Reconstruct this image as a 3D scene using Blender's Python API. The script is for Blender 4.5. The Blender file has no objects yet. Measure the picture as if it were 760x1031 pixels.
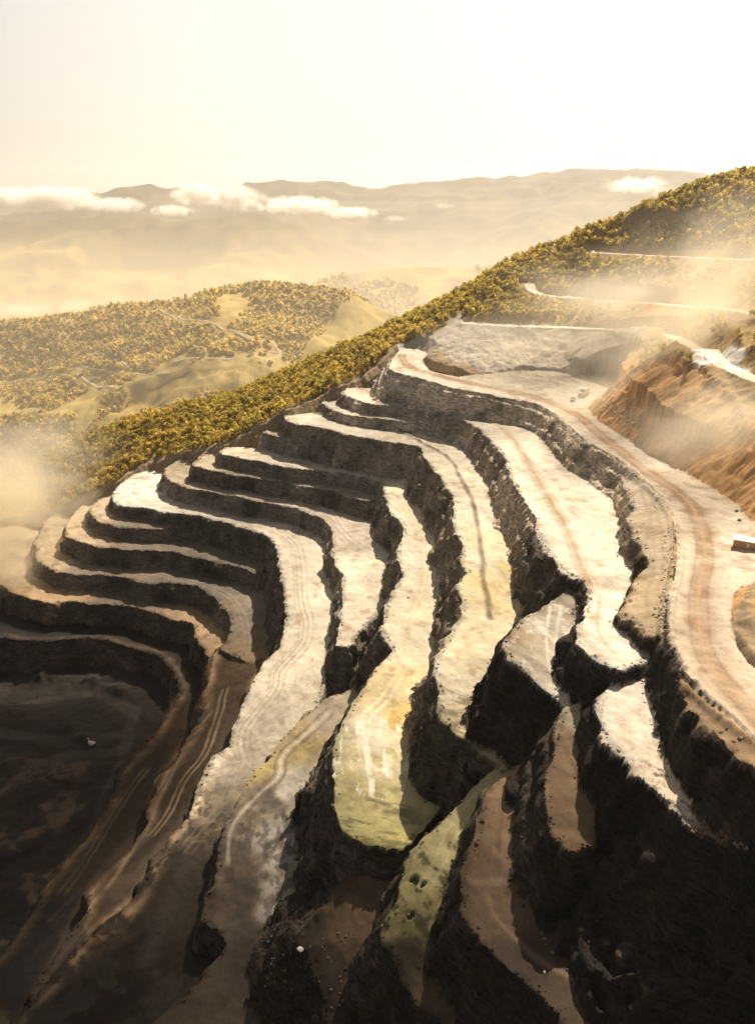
import bpy, math, random
import numpy as np
from mathutils import Vector, Matrix
D = math.radians
# ------------------------------------------------------------------ camera
CZ = 300.0                      # height of the drone above the datum
PITCH = 22.6                    # degrees below the horizontal
FOC = 745.0                     # focal length in pixels of the 760 x 1031 photograph
scene = bpy.context.scene
cam_data = bpy.data.cameras.new('camera')
cam = bpy.data.objects.new('camera', cam_data)
scene.collection.objects.link(cam)
cam.location = (0, 0, CZ)
cam.rotation_euler = (D(90 - PITCH), 0, 0)
cam_data.sensor_fit = 'VERTICAL'; cam_data.sensor_height = 36.0; cam_data.sensor_width = 36.0
cam_data.lens = FOC / 1031 * 36
cam_data.clip_start = 1; cam_data.clip_end = 40000
scene.camera = cam
# ------------------------------------------------------------------ world, sun, exposure
SUN_EL, SUN_AZ = 45.0, 27.0     # azimuth clockwise from +Y (the view direction)
world = bpy.data.worlds.new('World'); scene.world = world; world.use_nodes = True
wn, wl = world.node_tree.nodes, world.node_tree.links
wn.clear()
sky = wn.new('ShaderNodeTexSky'); sky.sky_type = 'NISHITA'; sky.sun_disc = False
sky.sun_elevation = D(SUN_EL); sky.sun_rotation = D(SUN_AZ)
sky.air_density = 1.0; sky.dust_density = 6.0; sky.ozone_density = 0.3; sky.altitude = 600
veil = wn.new('ShaderNodeMix'); veil.data_type = 'RGBA'; veil.blend_type = 'MIX'
veil.inputs['Factor'].default_value = 0.85
# thin warm overcast: brightest low down on the sun's side, duller overhead and behind
geo = wn.new('ShaderNodeTexCoord'); dotn = wn.new('ShaderNodeVectorMath'); dotn.operation = 'DOT_PRODUCT'
_a = D(8.0); dotn.inputs[1].default_value = (math.sin(_a) * 0.985, math.cos(_a) * 0.985, 0.17)
wl.new(geo.outputs['Generated'], dotn.inputs[0])
ramp = wn.new('ShaderNodeValToRGB'); ramp.color_ramp.interpolation = 'EASE'
ramp.color_ramp.elements[0].position = 0.0; ramp.color_ramp.elements[0].color = (0.15, 0.135, 0.12, 1)
ramp.color_ramp.elements[1].position = 0.97; ramp.color_ramp.elements[1].color = (0.95, 0.87, 0.76, 1)
e_ = ramp.color_ramp.elements.new(0.6); e_.color = (0.26, 0.23, 0.20, 1)
wl.new(dotn.outputs['Value'], ramp.inputs[0])
amp = wn.new('ShaderNodeVectorMath'); amp.operation = 'SCALE'; amp.inputs['Scale'].default_value = 5.0
wl.new(ramp.outputs[0], amp.inputs[0]); wl.new(amp.outputs[0], veil.inputs['B'])
bg = wn.new('ShaderNodeBackground'); bg.inputs['Strength'].default_value = 0.11
wo = wn.new('ShaderNodeOutputWorld')
wl.new(sky.outputs[0], veil.inputs['A']); wl.new(veil.outputs['Result'], bg.inputs['Color']); wl.new(bg.outputs[0], wo.inputs['Surface'])
sun_data = bpy.data.lights.new('sun', 'SUN'); sun_data.energy = 5.0; sun_data.angle = D(0.6)
sun_data.color = (1.0, 0.87, 0.69)
sun = bpy.data.objects.new('sun', sun_data); scene.collection.objects.link(sun)
sd = Vector((math.sin(D(SUN_AZ)) * math.cos(D(SUN_EL)), math.cos(D(SUN_AZ)) * math.cos(D(SUN_EL)), math.sin(D(SUN_EL))))
sun.rotation_euler = sd.to_track_quat('Z', 'Y').to_euler()
vs = scene.view_settings
vs.view_transform = 'Standard'; vs.look = 'None'; vs.exposure = 0.88; vs.gamma = 1.0; vs.use_curve_mapping = False
scene.cycles.use_denoising = True
scene.cycles.volume_bounces = 4
scene.cycles.max_bounces = 6; scene.cycles.diffuse_bounces = 3
scene.cycles.transparent_max_bounces = 12
scene.cycles.volume_step_rate = 1.0; scene.cycles.volume_max_steps = 256

# ------------------------------------------------------------------ small numeric tools
_sp, _cp = math.sin(D(PITCH)), math.cos(D(PITCH))
def ray(u, v):
    a = (u - 380.0) / FOC; b = -(v - 515.5) / FOC
    return np.array([a, _cp + b * _sp, -_sp + b * _cp])
def at_z(u, v, z):              # point of the sight line at height z below the drone
    r = ray(u, v); t = z / r[2]
    return np.array([r[0] * t, r[1] * t, z])
def at_y(u, v, y):
    r = ray(u, v); t = y / r[1]
    return np.array([r[0] * t, y, r[2] * t])

def _hash(ix, iy, iz, seed):
    h = (ix.astype(np.int64) * 374761393 + iy.astype(np.int64) * 668265263 + iz.astype(np.int64) * 2147483647 + seed * 1274126177) & 0xffffffff
    h = ((h ^ (h >> 13)) * 1274126177) & 0xffffffff
    h = ((h ^ (h >> 15)) * 2246822519) & 0xffffffff
    return ((h ^ (h >> 16)) & 0xffff).astype(np.float32) / 32767.5 - 1.0
def noise3(x, y, z, seed=0):
    x0 = np.floor(x); y0 = np.floor(y); z0 = np.floor(z)
    fx = (x - x0).astype(np.float32); fy = (y - y0).astype(np.float32); fz = (z - z0).astype(np.float32)
    fx = fx * fx * (3 - 2 * fx); fy = fy * fy * (3 - 2 * fy); fz = fz * fz * (3 - 2 * fz)
    r = 0
    for i in (0, 1):
        for j in (0, 1):
            for k in (0, 1):
                w = (fx if i else 1 - fx) * (fy if j else 1 - fy) * (fz if k else 1 - fz)
                r = r + w * _hash(x0 + i, y0 + j, z0 + k, seed)
    return r
def noise2(x, y, seed=0):
    x0 = np.floor(x); y0 = np.floor(y)
    fx = (x - x0).astype(np.float32); fy = (y - y0).astype(np.float32)
    fx = fx * fx * (3 - 2 * fx); fy = fy * fy * (3 - 2 * fy)
    z = np.zeros_like(x0); r = 0
    for i in (0, 1):
        for j in (0, 1):
            r = r + (fx if i else 1 - fx) * (fy if j else 1 - fy) * _hash(x0 + i, y0 + j, z, seed)
    return r
def fbm2(x, y, s, o=4, seed=0, gain=0.5):
    r = 0; a = 1.0; f = 1.0 / s
    for k in range(o):
        r = r + a * noise2(x * f + k * 17.3, y * f - k * 9.1, seed + k); a *= gain; f *= 2.03
    return r
def smooth(a, b, x):
    t = np.clip((x - a) / (b - a), 0, 1); return t * t * (3 - 2 * t)

class ZField:                   # smooth height through a few control points (world xy, z)
    def __init__(s, pts):
        s.p = np.array(pts, float); n = len(s.p)
        c = s.p[:, :2].mean(0); s.c = c
        if n == 1: s.mode = 0; s.z = s.p[0, 2]; return
        if n <= 3:
            s.mode = 1; A = s.p[:, :2] - c; s.z = s.p[:, 2].mean()
            s.g = np.linalg.lstsq(A, s.p[:, 2] - s.z, rcond=None)[0]; return
        s.mode = 2; s.z = s.p[:, 2].mean()
        r = np.hypot(s.p[:, None, 0] - s.p[None, :, 0], s.p[:, None, 1] - s.p[None, :, 1])
        A = np.sqrt(r * r + 100.0)
        s.w = np.linalg.lstsq(A, s.p[:, 2] - s.z, rcond=1e-6)[0]
    def __call__(s, x, y):
        if s.mode == 0: return np.zeros_like(np.asarray(x, float)) + s.z
        if s.mode == 1: return s.z + (x - s.c[0]) * s.g[0] + (y - s.c[1]) * s.g[1]
        r = 0
        for (px, py, _), w in zip(s.p, s.w):
            r = r + w * np.sqrt((x - px) ** 2 + (y - py) ** 2 + 100.0)
        return s.z + r
def on_field(u, v, zf, z0):
    z = z0
    for _ in range(12):
        p = at_z(u, v, z); z = 0.5 * z + 0.5 * float(zf(p[0], p[1]))
    return at_z(u, v, z)
def refine(poly, step=3.0):     # Catmull-Rom so traced outlines stay smooth
    n = len(poly); out = []
    for i in range(n):
        p0, p1, p2, p3 = poly[i - 1], poly[i], poly[(i + 1) % n], poly[(i + 2) % n]
        L = np.hypot(*(p2 - p1)); m = int(max(1, min(6, L / step)))
        for k in range(m):
            t = k / m
            q = 0.5 * ((2 * p1) + (-p0 + p2) * t + (2 * p0 - 5 * p1 + 4 * p2 - p3) * t * t + (-p0 + 3 * p1 - 3 * p2 + p3) * t ** 3)
            lin = p1 + (p2 - p1) * t
            out.append(0.6 * q + 0.4 * lin)
    return np.array(out)
def sdist(poly, X, Y):          # signed distance, negative inside
    P = poly; Q = np.roll(poly, -1, 0)
    d2 = np.full(X.shape, 1e12, np.float32); ins = np.zeros(X.shape, bool)
    for (ax, ay), (bx, by) in zip(P, Q):
        ex, ey = bx - ax, by - ay; L = ex * ex + ey * ey + 1e-9
        t = np.clip(((X - ax) * ex + (Y - ay) * ey) / L, 0, 1)
        dd = (X - ax - t * ex) ** 2 + (Y - ay - t * ey) ** 2
        np.minimum(d2, dd, out=d2)
        if ay != by:
            c = ((ay > Y) != (by > Y)) & (X < (bx - ax) * (Y - ay) / (by - ay) + ax)
            ins ^= c
    d = np.sqrt(d2); return np.where(ins, -d, d)
def line_dist(pl, X, Y):        # distance to a polyline with z, the z there, and the side (+ left / - right)
    d2 = np.full(X.shape, 1e12, np.float32); zz = np.zeros(X.shape, np.float32); sg = np.zeros(X.shape, np.float32); al = np.zeros(X.shape, np.float32)
    acc = 0
    for a, b in zip(pl[:-1], pl[1:]):
        ex, ey = b[0] - a[0], b[1] - a[1]; L = ex * ex + ey * ey + 1e-9
        t = np.clip(((X - a[0]) * ex + (Y - a[1]) * ey) / L, 0, 1)
        dd = (X - a[0] - t * ex) ** 2 + (Y - a[1] - t * ey) ** 2
        m = dd < d2
        d2 = np.where(m, dd, d2); zz = np.where(m, a[2] + t * (b[2] - a[2]), zz)
        sg = np.where(m, np.sign(ex * (Y - a[1]) - ey * (X - a[0])), sg)
        al = np.where(m, acc + t * math.sqrt(L), al); acc += math.sqrt(L)
    return np.sqrt(d2), zz, sg, al

# ------------------------------------------------------------------ the benches, lowest first
# name, control heights, downhill edge (traced), uphill edge, face slope (rise over run)
B = {}
def bench(name, ctrl, crest, back, slope=2.3, kind='bench', up=0.9):
    zf = ZField([at_z(*c) for c in ctrl]); z0 = ctrl[0][2]
    pts = []
    for (u, v) in crest + back:
        z00 = min(ctrl, key=lambda c: (c[0] - u) ** 2 + (c[1] - v) ** 2)[2]
        pts.append(on_field(u, v, zf, z00)[:2])
    B[name] = dict(zf=zf, poly=refine(np.array(pts)), slope=slope, kind=kind, up=up, crest=crest, ctrl=ctrl)
bench('b1', [(0,642,-239),(170,680,-239),(110,800,-246),(20,940,-251)],
 [(-60,650),(0,642),(25,645),(62,645),(87,642),(107,645),(125,651),(147,656),(162,662),(175,677),(180,692),(179,702),(167,717),(162,730),(150,745),(135,760),(123,773),(115,795),(107,812),(90,838),(67,865),(45,892),(35,915),(17,942),(-30,1000)],
 [(20,1041),(80,935),(100,895),(130,862),(157,830),(165,795),(195,745),(215,715),(215,670),(205,640),(190,622),(155,615),(105,605),(50,600),(0,585),(-60,575)], 2.6)
bench('b2', [(0,590,-225),(190,626,-225),(208,660,-225),(204,710,-226)],
 [(-60,580),(0,590),(10,596),(32,604),(50,607),(72,606),(105,609),(130,611),(155,617),(175,624),(190,626),(197,631),(197,642),(208,655),(210,670),(209,683),(204,700),(204,720)],
 [(232,700),(245,650),(231,620),(215,601),(197,591),(145,585),(100,575),(60,567),(48,550),(58,515),(20,527),(0,531),(-60,548)], 2.6)
bench('ramp_brown', [(222,656,-222),(207,690,-225),(255,680,-216),(147,820,-236),(205,770,-222),(80,930,-243),(130,895,-235)],
 [(221,652),(212,660),(210,683),(204,700),(204,720),(197,732),(188,747),(178,762),(165,777),(157,795),(150,807),(147,818),(147,832),(128,855),(92,895),(85,920),(67,947),(30,1000)],
 [(60,1041),(90,950),(125,922),(145,902),(160,872),(170,853),(200,822),(215,780),(242,750),(260,690),(275,668),(280,640),(262,630),(235,640)], 2.6)
bench('b3', [(46,525,-214),(150,585,-214),(228,612,-214),(225,648,-220),(262,650,-216)],
 [(55,517),(46,525),(37,540),(36,555),(40,565),(55,574),(75,579),(100,579),(125,582),(145,587),(170,587),(190,590),(197,591),(215,601),(225,612),(230,622),(230,635),(226,647),(221,654)],
 [(250,668),(270,668),(280,640),(278,600),(268,572),(250,568),(200,558),(150,551),(100,546),(75,536),(78,515),(70,511)], 2.6)
bench('b4', [(100,550,-203)],
 [(82,509),(72,519),(65,530),(67,539),(80,546),(100,550),(125,554),(150,555),(175,557),(200,562),(225,567),(245,572),(257,577),(266,574)],
 [(276,560),(266,545),(240,536),(200,527),(162,528),(140,527),(117,524),(104,519),(98,510)], 2.5)
bench('b5', [(100,526,-195)],
 [(100,502),(92,512),(92,519),(100,526),(117,530),(140,532),(162,533),(190,531),(207,529)],
 [(220,524),(190,515),(150,510),(128,506),(118,498)], 2.4)
bench('b6', [(120,505,-187),(280,545,-187),(286,620,-189),(242,715,-199),(190,825,-210),(100,935,-221),(220,1010,-214),(300,700,-194)],
 [(140,474),(124,485),(114,495),(113,500),(116,505),(125,510),(150,513),(175,517),(190,518),(212,522),(237,529),(257,535),(272,542),(280,552),(281,565),(286,595),(287,620),(286,640),(280,652),(265,667),(250,690),(242,715),(235,735),(232,750),(217,762),(205,780),(197,800),(189,822),(170,842),(160,855),(150,873),(142,890),(135,902),(115,920),(100,932),(82,947),(40,1000),(10,1045)],
 [(165,1060),(250,1040),(255,960),(245,900),(250,840),(268,785),(295,755),(315,725),(325,690),(332,655),(342,635),(342,600),(335,565),(328,545),(305,522),(262,504),(212,494),(180,485),(174,475),(178,463),(160,467)], 2.6)
bench('lower_apron', [(350,700,-187),(270,765,-195),(232,815,-200),(310,860,-199),(220,900,-204),(180,1010,-208),(300,950,-203),(320,1010,-208)],
 [(362,690),(345,698),(325,707),(310,715),(295,732),(275,750),(266,766),(254,775),(246,787),(241,800),(235,812),(230,825),(225,838),(220,865),(217,890),(211,912),(203,926),(212,933),(228,950),(215,970),(200,987),(185,1002),(165,1017),(150,1045)],
 [(340,1060),(345,1000),(330,960),(335,930),(360,895),(350,850),(350,800),(352,742),(368,710),(385,690)], 2.6)
bench('b7', [(180,485,-176),(330,530,-176),(345,600,-177),(345,650,-180)],
 [(190,457),(174,466),(167,471),(165,477),(172,485),(190,491),(212,496),(237,500),(262,506),(290,510),(310,516),(325,523),(332,532),(334,545),(337,570),(346,580),(345,595),(346,605),(340,627),(337,650),(350,652),(360,640),(370,627),(384,614)],
 [(400,605),(410,560),(395,535),(385,515),(375,503),(350,497),(325,489),(290,484),(237,476),(215,470),(206,462)], 2.4)
bench('b8', [(212,474,-166)],
 [(212,450),(200,463),(196,469),(212,474),(237,479),(262,482),(290,487),(312,491),(325,493),(350,500),(371,505)],
 [(392,500),(385,482),(350,474),(300,467),(262,461),(237,456),(226,450)], 2.4)
bench('b9', [(230,460,-158),(390,490,-158),(403,560,-159),(395,650,-162),(340,760,-167),(405,850,-171),(440,800,-169)],
 [(243,437),(228,449),(221,457),(237,460),(262,465),(290,471),(312,473),(340,476),(350,477),(375,483),(386,484),(387,495),(389,505),(391,515),(404,529),(402,545),(401,565),(404,582),(395,600),(389,612),(386,635),(395,656),(380,672),(370,686),(360,702),(350,717),(337,742),(336,765),(336,792),(337,820),(347,832),(362,845),(385,850),(404,854),(411,848),(422,835),(435,820),(447,806)],
 [(465,790),(470,760),(450,735),(440,710),(436,680),(445,655),(466,625),(462,592),(466,565),(456,530),(450,500),(430,470),(415,452),(400,444),(325,440),(290,436),(270,430)], 2.3)
bench('b10', [(285,441,-147)],
 [(280,424),(268,433),(265,436),(285,441),(305,445),(322,449),(337,450)],
 [(350,440),(325,430),(295,424)], 2.2)
bench('b11', [(300,425,-137),(430,460,-137),(465,560,-139),(500,600,-140),(440,690,-144),(490,765,-149)],
 [(312,397),(295,411),(286,419),(290,424),(312,429),(340,435),(362,440),(400,446),(422,450),(425,460),(435,472),(445,485),(455,502),(456,525),(464,550),(464,567),(470,577),(461,592),(466,620),(455,635),(445,650),(437,670),(436,687),(442,715),(455,732),(470,747),(485,760),(494,769),(505,779)],
 [(530,765),(560,705),(545,680),(520,650),(530,620),(560,605),(545,560),(525,505),(510,470),(480,432),(435,414),(390,406),(350,398),(330,395)], 2.2)
bench('yellow_ramp', [(505,775,-150),(440,840,-158),(440,900,-162),(430,1000,-171)],
 [(521,766),(494,770),(475,790),(460,807),(450,815),(425,840),(417,850),(407,872),(397,897),(390,915),(385,940),(395,960),(407,985),(420,1007),(440,1027),(448,1050)],
 [(475,1060),(465,1027),(465,990),(462,960),(460,922),(465,905),(472,877),(485,845),(490,820),(505,805),(522,788),(532,768)], 2.6)
bench('low_spur', [(400,860,-177),(340,920,-184),(330,1010,-193)],
 [(412,850),(395,857),(370,877),(345,897),(335,912),(320,925),(300,938),(296,950),(315,965),(325,1000),(330,1045)],
 [(360,1055),(360,1000),(375,960),(395,915),(410,880),(420,852)], 1.1)
bench('brown_ramp', [(535,765,-143),(490,850,-148),(500,950,-151.5),(580,1020,-152)],
 [(537,760),(510,777),(492,795),(477,825),(470,850),(465,882),(465,912),(477,937),(492,960),(512,980),(530,992),(560,1020),(580,1050)],
 [(680,1060),(640,1000),(600,960),(580,920),(570,880),(560,840),(560,800),(556,770),(552,760)], 2.6)
bench('b12', [(340,414,-131)],
 [(338,391),(328,400),(325,406),(337,414),(355,419),(375,421),(400,424),(418,426)],
 [(440,417),(412,408),(375,403),(350,395)], 2.0)
bench('b13', [(350,392,-124),(450,418,-124),(540,520,-121),(590,600,-116),(620,668,-113)],
 [(366,378),(352,386),(345,396),(357,402),(375,407),(390,408),(412,411),(435,416),(455,420),(475,427),(484,434),(506,458),(514,480),(525,500),(535,515),(540,530),(552,555),(570,575),(587,582),(592,587),(590,605),(582,625),(579,645),(585,658),(602,670),(625,676),(640,670)],
 [(665,650),(650,620),(640,590),(640,560),(635,530),(610,490),(590,455),(565,420),(530,400),(480,394),(440,384),(398,370),(385,373)], 2.0)
bench('nose', [(560,620,-122),(530,660,-123),(575,710,-126)],
 [(592,583),(580,590),(565,600),(555,605),(527,622),(512,637),(506,652),(512,664),(525,670),(535,687),(555,702),(560,712),(570,716),(585,714)],
 [(605,700),(600,660),(600,640),(605,600)], 2.2)
bench('nose_ramp', [(573,717,-125),(562,760,-129),(560,810,-132),(572,848,-134)],
 [(564,710),(564,725),(556,747),(550,772),(546,795),(545,815),(546,832),(560,845),(576,854)],
 [(596,850),(600,800),(600,760),(605,722),(590,703)], 2.2)
bench('white_shelf', [(640,680,-116),(620,740,-118),(690,800,-118),(760,860,-117)],
 [(652,668),(632,670),(620,682),(604,700),(602,720),(607,735),(610,747),(630,762),(637,780),(655,795),(670,810),(690,825),(705,837),(732,852),(760,867),(810,895)],
 [(870,800),(770,765),(720,727),(700,702),(687,670),(682,658)], 2.2)
bench('berm_shelf', [(630,480,-112),(640,600,-109.5),(700,710,-104.6)],
 [(600,455),(616,469),(624,480),(627,491),(638,509),(631,524),(642,546),(649,568),(638,583),(630,602),(621,617),(635,625),(650,635),(665,642),(672,660),(676,677),(687,705),(705,725),(732,755),(760,774),(810,810)],
 [(820,740),(755,720),(710,680),(700,640),(705,580),(700,530),(670,480),(630,455)], 2.7)
bench('haul', [(402,354,-103),(480,390,-109),(590,410,-110.5),(650,480,-109),(700,560,-107),(700,660,-104),(760,740,-102),(750,550,-107)],
 [(404,351),(394,364),(392,370),(400,375),(420,380),(440,386),(462,392),(490,397),(513,401),(539,406),(557,415),(572,430),(590,447),(624,465),(653,491),(675,520),(681,546),(680,578),(672,610),(672,635),(680,660),(695,685),(720,710),(745,735),(760,748),(820,796),(900,858),(1000,930)],
 [(1150,860),(980,770),(860,725),(760,672),(745,655),(736,635),(735,607),(745,590),(800,585),(850,570),(850,560),(760,528),(738,506),(708,487),(675,469),(631,443),(603,425),(592,410),(605,401),(627,390),(620,383),(590,378),(568,376),(528,373),(480,377),(460,379),(435,374),(424,364),(430,356),(418,351)], 1.25, 'road', 0.95)

# ------------------------------------------------------------------ the hill the quarry is cut into
HILL = [(760,173,600),(700,189,615),(640,210,650),(590,230,680),(540,252,680),(500,273,665),(459,297,680),(411,321,662),(343,352,636),(300,369,622),(260,389,610),(205,408,602),(137,424,596),(85,442,588),(41,462,580),(0,480,585),
 (760,261,480),(760,316,405),(760,382,330),(680,342,400),(600,331,540),(600,302,600),(600,255,655),(530,328,560),(480,326,580),(440,335,585),(680,258,560),(680,308,480),(540,290,615)]
hp = [at_y(*h) for h in HILL]
hp += [np.array([p[0], p[1] + 120, p[2] - 45]) for p in hp[:16:2]] + [np.array([p[0], p[1] + 330, p[2] - 190]) for p in hp[:16:2]]
hp += [at_z(*q) for q in [(402,350,-100),(367,382,-119),(348,388,-122),(322,399,-128),(290,414,-135),(262,432,-146),(228,448,-156),(190,457,-172),(150,470,-184),(118,486,-190),(92,498,-198),(58,514,-212),(25,524,-222),(0,531,-228),(-60,548,-235)]]
hp += [at_z(*q) for q in [(480,372,-107),(560,372,-106),(640,385,-104),(700,470,-98),(745,500,-97),(760,640,-102)]]
hp += [np.array(q, float) for q in [(210,250,-75),(260,150,-70),(330,330,-40),(420,500,10),(420,640,60),(230,60,-80),(520,300,30),(520,640,80),(-330,470,-245),(-330,600,-260),(-420,560,-300),(-300,300,-240),(-420,750,-330)]]
hp = np.array(hp)
def tps_fit(p, lam=0.0):
    n = len(p); r2 = (p[:, None, 0] - p[None, :, 0]) ** 2 + (p[:, None, 1] - p[None, :, 1]) ** 2
    K = np.sqrt(r2) ; K = -K
    A = np.zeros((n + 3, n + 3)); A[:n, :n] = K + lam * np.eye(n)
    A[:n, n] = 1; A[:n, n + 1:] = p[:, :2]; A[n, :n] = 1; A[n + 1:, :n] = p[:, :2].T
    w = np.linalg.solve(A, np.r_[p[:, 2], 0, 0, 0]); return w
_hw = tps_fit(hp, lam=3.0)
def hill(x, y):
    r = _hw[-3] + _hw[-2] * x + _hw[-1] * y
    for (px, py, _), w in zip(hp, _hw[:-3]):
        r = r - w * np.sqrt((x - px) ** 2 + (y - py) ** 2 + 16.0)
    return r
def hit_hill(u, v, y0=250, y1=900):
    ys = np.linspace(y0, y1, 1300); r = ray(u, v); t = ys / r[1]
    f = r[2] * t - hill(r[0] * t, ys)
    i = np.argmax(f < 0) if (f < 0).any() else len(ys) - 1
    return np.array([r[0] * t[i], ys[i], float(hill(r[0] * t[i], ys[i]))])
TRACKS = {
 'low':  ([(470,325),(500,327),(530,328),(560,330),(590,331),(613,332),(652,336),(673,341),(700,346),(714,352),(718,360),(728,368),(745,376),(765,383),(800,395)], 4.6),
 'mid':  ([(533,286),(534,291),(542,297),(560,299),(590,301),(613,303),(640,305),(665,306),(690,308),(718,310),(740,313),(760,316),(800,323)], 4.2),
 'high': ([(594,254),(626,256),(660,258),(700,259),(740,261),(765,262),(820,264)], 3.8)}
for k, (pl, w) in TRACKS.items():
    P = np.array([hit_hill(u, v) for u, v in pl])
    P[1:-1, 2] = 0.25 * P[:-2, 2] + 0.5 * P[1:-1, 2] + 0.25 * P[2:, 2]
    TRACKS[k] = (P, w)

# ------------------------------------------------------------------ far hills
RIDGES = [  # skyline (u, v), distance, fall in front, fall behind
 ([(-250,345),(-60,328),(0,323),(51,318),(103,309),(164,304),(222,289),(260,285),(291,288),(349,293),(400,318),(470,350),(700,420)], 1400, .36, .30),
 ([(-200,330),(200,320),(300,292),(325,282),(377,271),(411,268),(445,270),(486,270),(560,272),(900,280)], 2600, .30, .3),
 ([(-300,226),(0,222),(51,220),(68,217),(113,218),(160,219),(205,221),(240,216),(274,219),(308,232),(343,249),(380,264),(480,275),(900,285)], 4200, .24, .3),
 ([(-300,214),(60,200),(100,194),(125,189),(150,187),(180,189),(215,193),(250,182),(290,181),(340,184),(372,190),(420,184),(470,179),(500,178),(540,174),(590,169),(630,170),(680,171),(715,178),(760,187),(1100,200)], 7800, .16, .3)]
def fnoise(x, y, s, seed, o=5): return fbm2(x, y, s, o, seed)
def far_h(x, y):
    u = 380 + FOC * x / (y * _cp + 60 * _sp)
    z = np.full(x.shape, -430.0) + 18 * fnoise(x, y, 500, 401, 3)
    for k, (pl, dist, fa, fb) in enumerate(RIDGES):
        us = np.array([p[0] for p in pl], float); zs = np.array([at_y(p[0], p[1], dist)[2] for p in pl])
        ux = 380 + FOC * x / (dist * _cp)            # plan position of the ridge line, spaced like the skyline
        zr = np.interp(ux, us, zs)
        dy = y - dist
        fall = np.where(dy < 0, -dy * fa, dy * fb)
        nz = 0.06 * dist * 0.5 * np.abs(fnoise(x, y, dist * .22, 410 + k, 5)) * smooth(0, dist * .12, np.abs(dy))
        tex = 0.0022 * dist * fnoise(x, y, dist * .02, 420 + k, 3)
        z = np.maximum(z, zr - fall * (0.8 + 0.25 * fnoise(x, y, dist * .3, 430 + k, 2)) - nz + tex)
    return z

# ------------------------------------------------------------------ the quarry height field
def axis(segs):
    out = []
    for a, b, s in segs: out.append(np.arange(a, b, s))
    return np.concatenate(out)
gx = axis([(-430, -260, 2.5), (-260, -90, 0.62), (-90, 110, 0.44), (110, 230, 0.62), (230, 330, 1.4), (330, 560, 2.5)])
gy = axis([(30, 80, 1.2), (80, 235, 0.38), (235, 330, 0.55), (330, 560, 0.7), (560, 720, 1.6), (720, 1100, 6.0)])
X, Y = np.meshgrid(gx, gy); X = X.astype(np.float32); Y = Y.astype(np.float32)
H0 = hill(X, Y).astype(np.float32)
FARB = np.clip(np.maximum(smooth(690, 900, Y), smooth(-345, -425, X)), 0, 1)
H0 = (H0 * (1 - FARB) + far_h(X.astype(float), Y.astype(float)) * FARB).astype(np.float32)
far_n = fbm2(X, Y, 60, 4, 5)
H = H0 + far_n * 2.2
# pit footprint, along the rim
rim = [at_z(*q)[:2] for q in [(402,352,-103),(367,382,-119),(348,388,-122),(322,399,-128),(290,414,-135),(262,430,-146),(228,446,-156),(190,457,-172),(150,470,-184),(118,486,-190),(92,498,-198),(58,514,-212),(25,524,-222),(0,531,-228),(-60,548,-235)]]
rim += [np.array(q, float) for q in [(-330,430),(-420,250),(-300,-20),(200,-20),(230,60)]]
rim += [at_z(*q)[:2] for q in [(790,700,-104),(728,620,-105),(735,560,-107),(715,500,-108),(690,480,-109),(655,458,-109),(605,428,-110),(560,384,-110),(500,382,-110),(440,368,-107)]]
dp = sdist(np.array(rim), X, Y)
inside = np.clip(-dp, 0, None)
def base_floor(x, y):
    f = ZField([(-190,330,-257),(-120,300,-257),(-150,240,-257),(-80,150,-250),(-20,110,-222),(60,110,-190),(120,120,-172),(60,400,-200),(-220,400,-257),(-200,200,-262),(-110,240,-258),(-160,110,-268)])
    return f(x, y)
HF = base_floor(X, Y).astype(np.float32)
HF = HF + 1.6 * fbm2(X, Y, 34, 4, 11) + 1.0 * np.abs(fbm2(X, Y, 12, 3, 19))
H = np.where(inside > 0, np.maximum(H - 1.1 * inside * (1 + 0.25 * noise2(X / 20, Y / 20, 3)), HF), H)
cls = np.where(inside > 4, 1, 0).astype(np.int16)      # 0 hillside, 1 floor, 2 wall, 10+ bench
steep_src = np.zeros(X.shape, np.float32)
edge = np.full(X.shape, 99.0, np.float32)
jag = (0.95 * noise2(X / 5.5, Y / 5.5, 31) + 0.45 * noise2(X / 2.4, Y / 2.4, 32) + 1.2 * noise2(X / 14, Y / 14, 33)).astype(np.float32)
gul = np.abs(noise2(X / 3.2, Y / 3.2, 41)) * 0.9 + 0.6 * noise2(X / 9, Y / 9, 42)
order = ['b1','b2','ramp_brown','b3','b4','b5','b6','lower_apron','b7','b8','b9','b10','b11','low_spur','yellow_ramp','brown_ramp','b12','b13','nose','nose_ramp','white_shelf','berm_shelf','haul']
own = np.full(X.shape, -1, np.int16)
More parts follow.
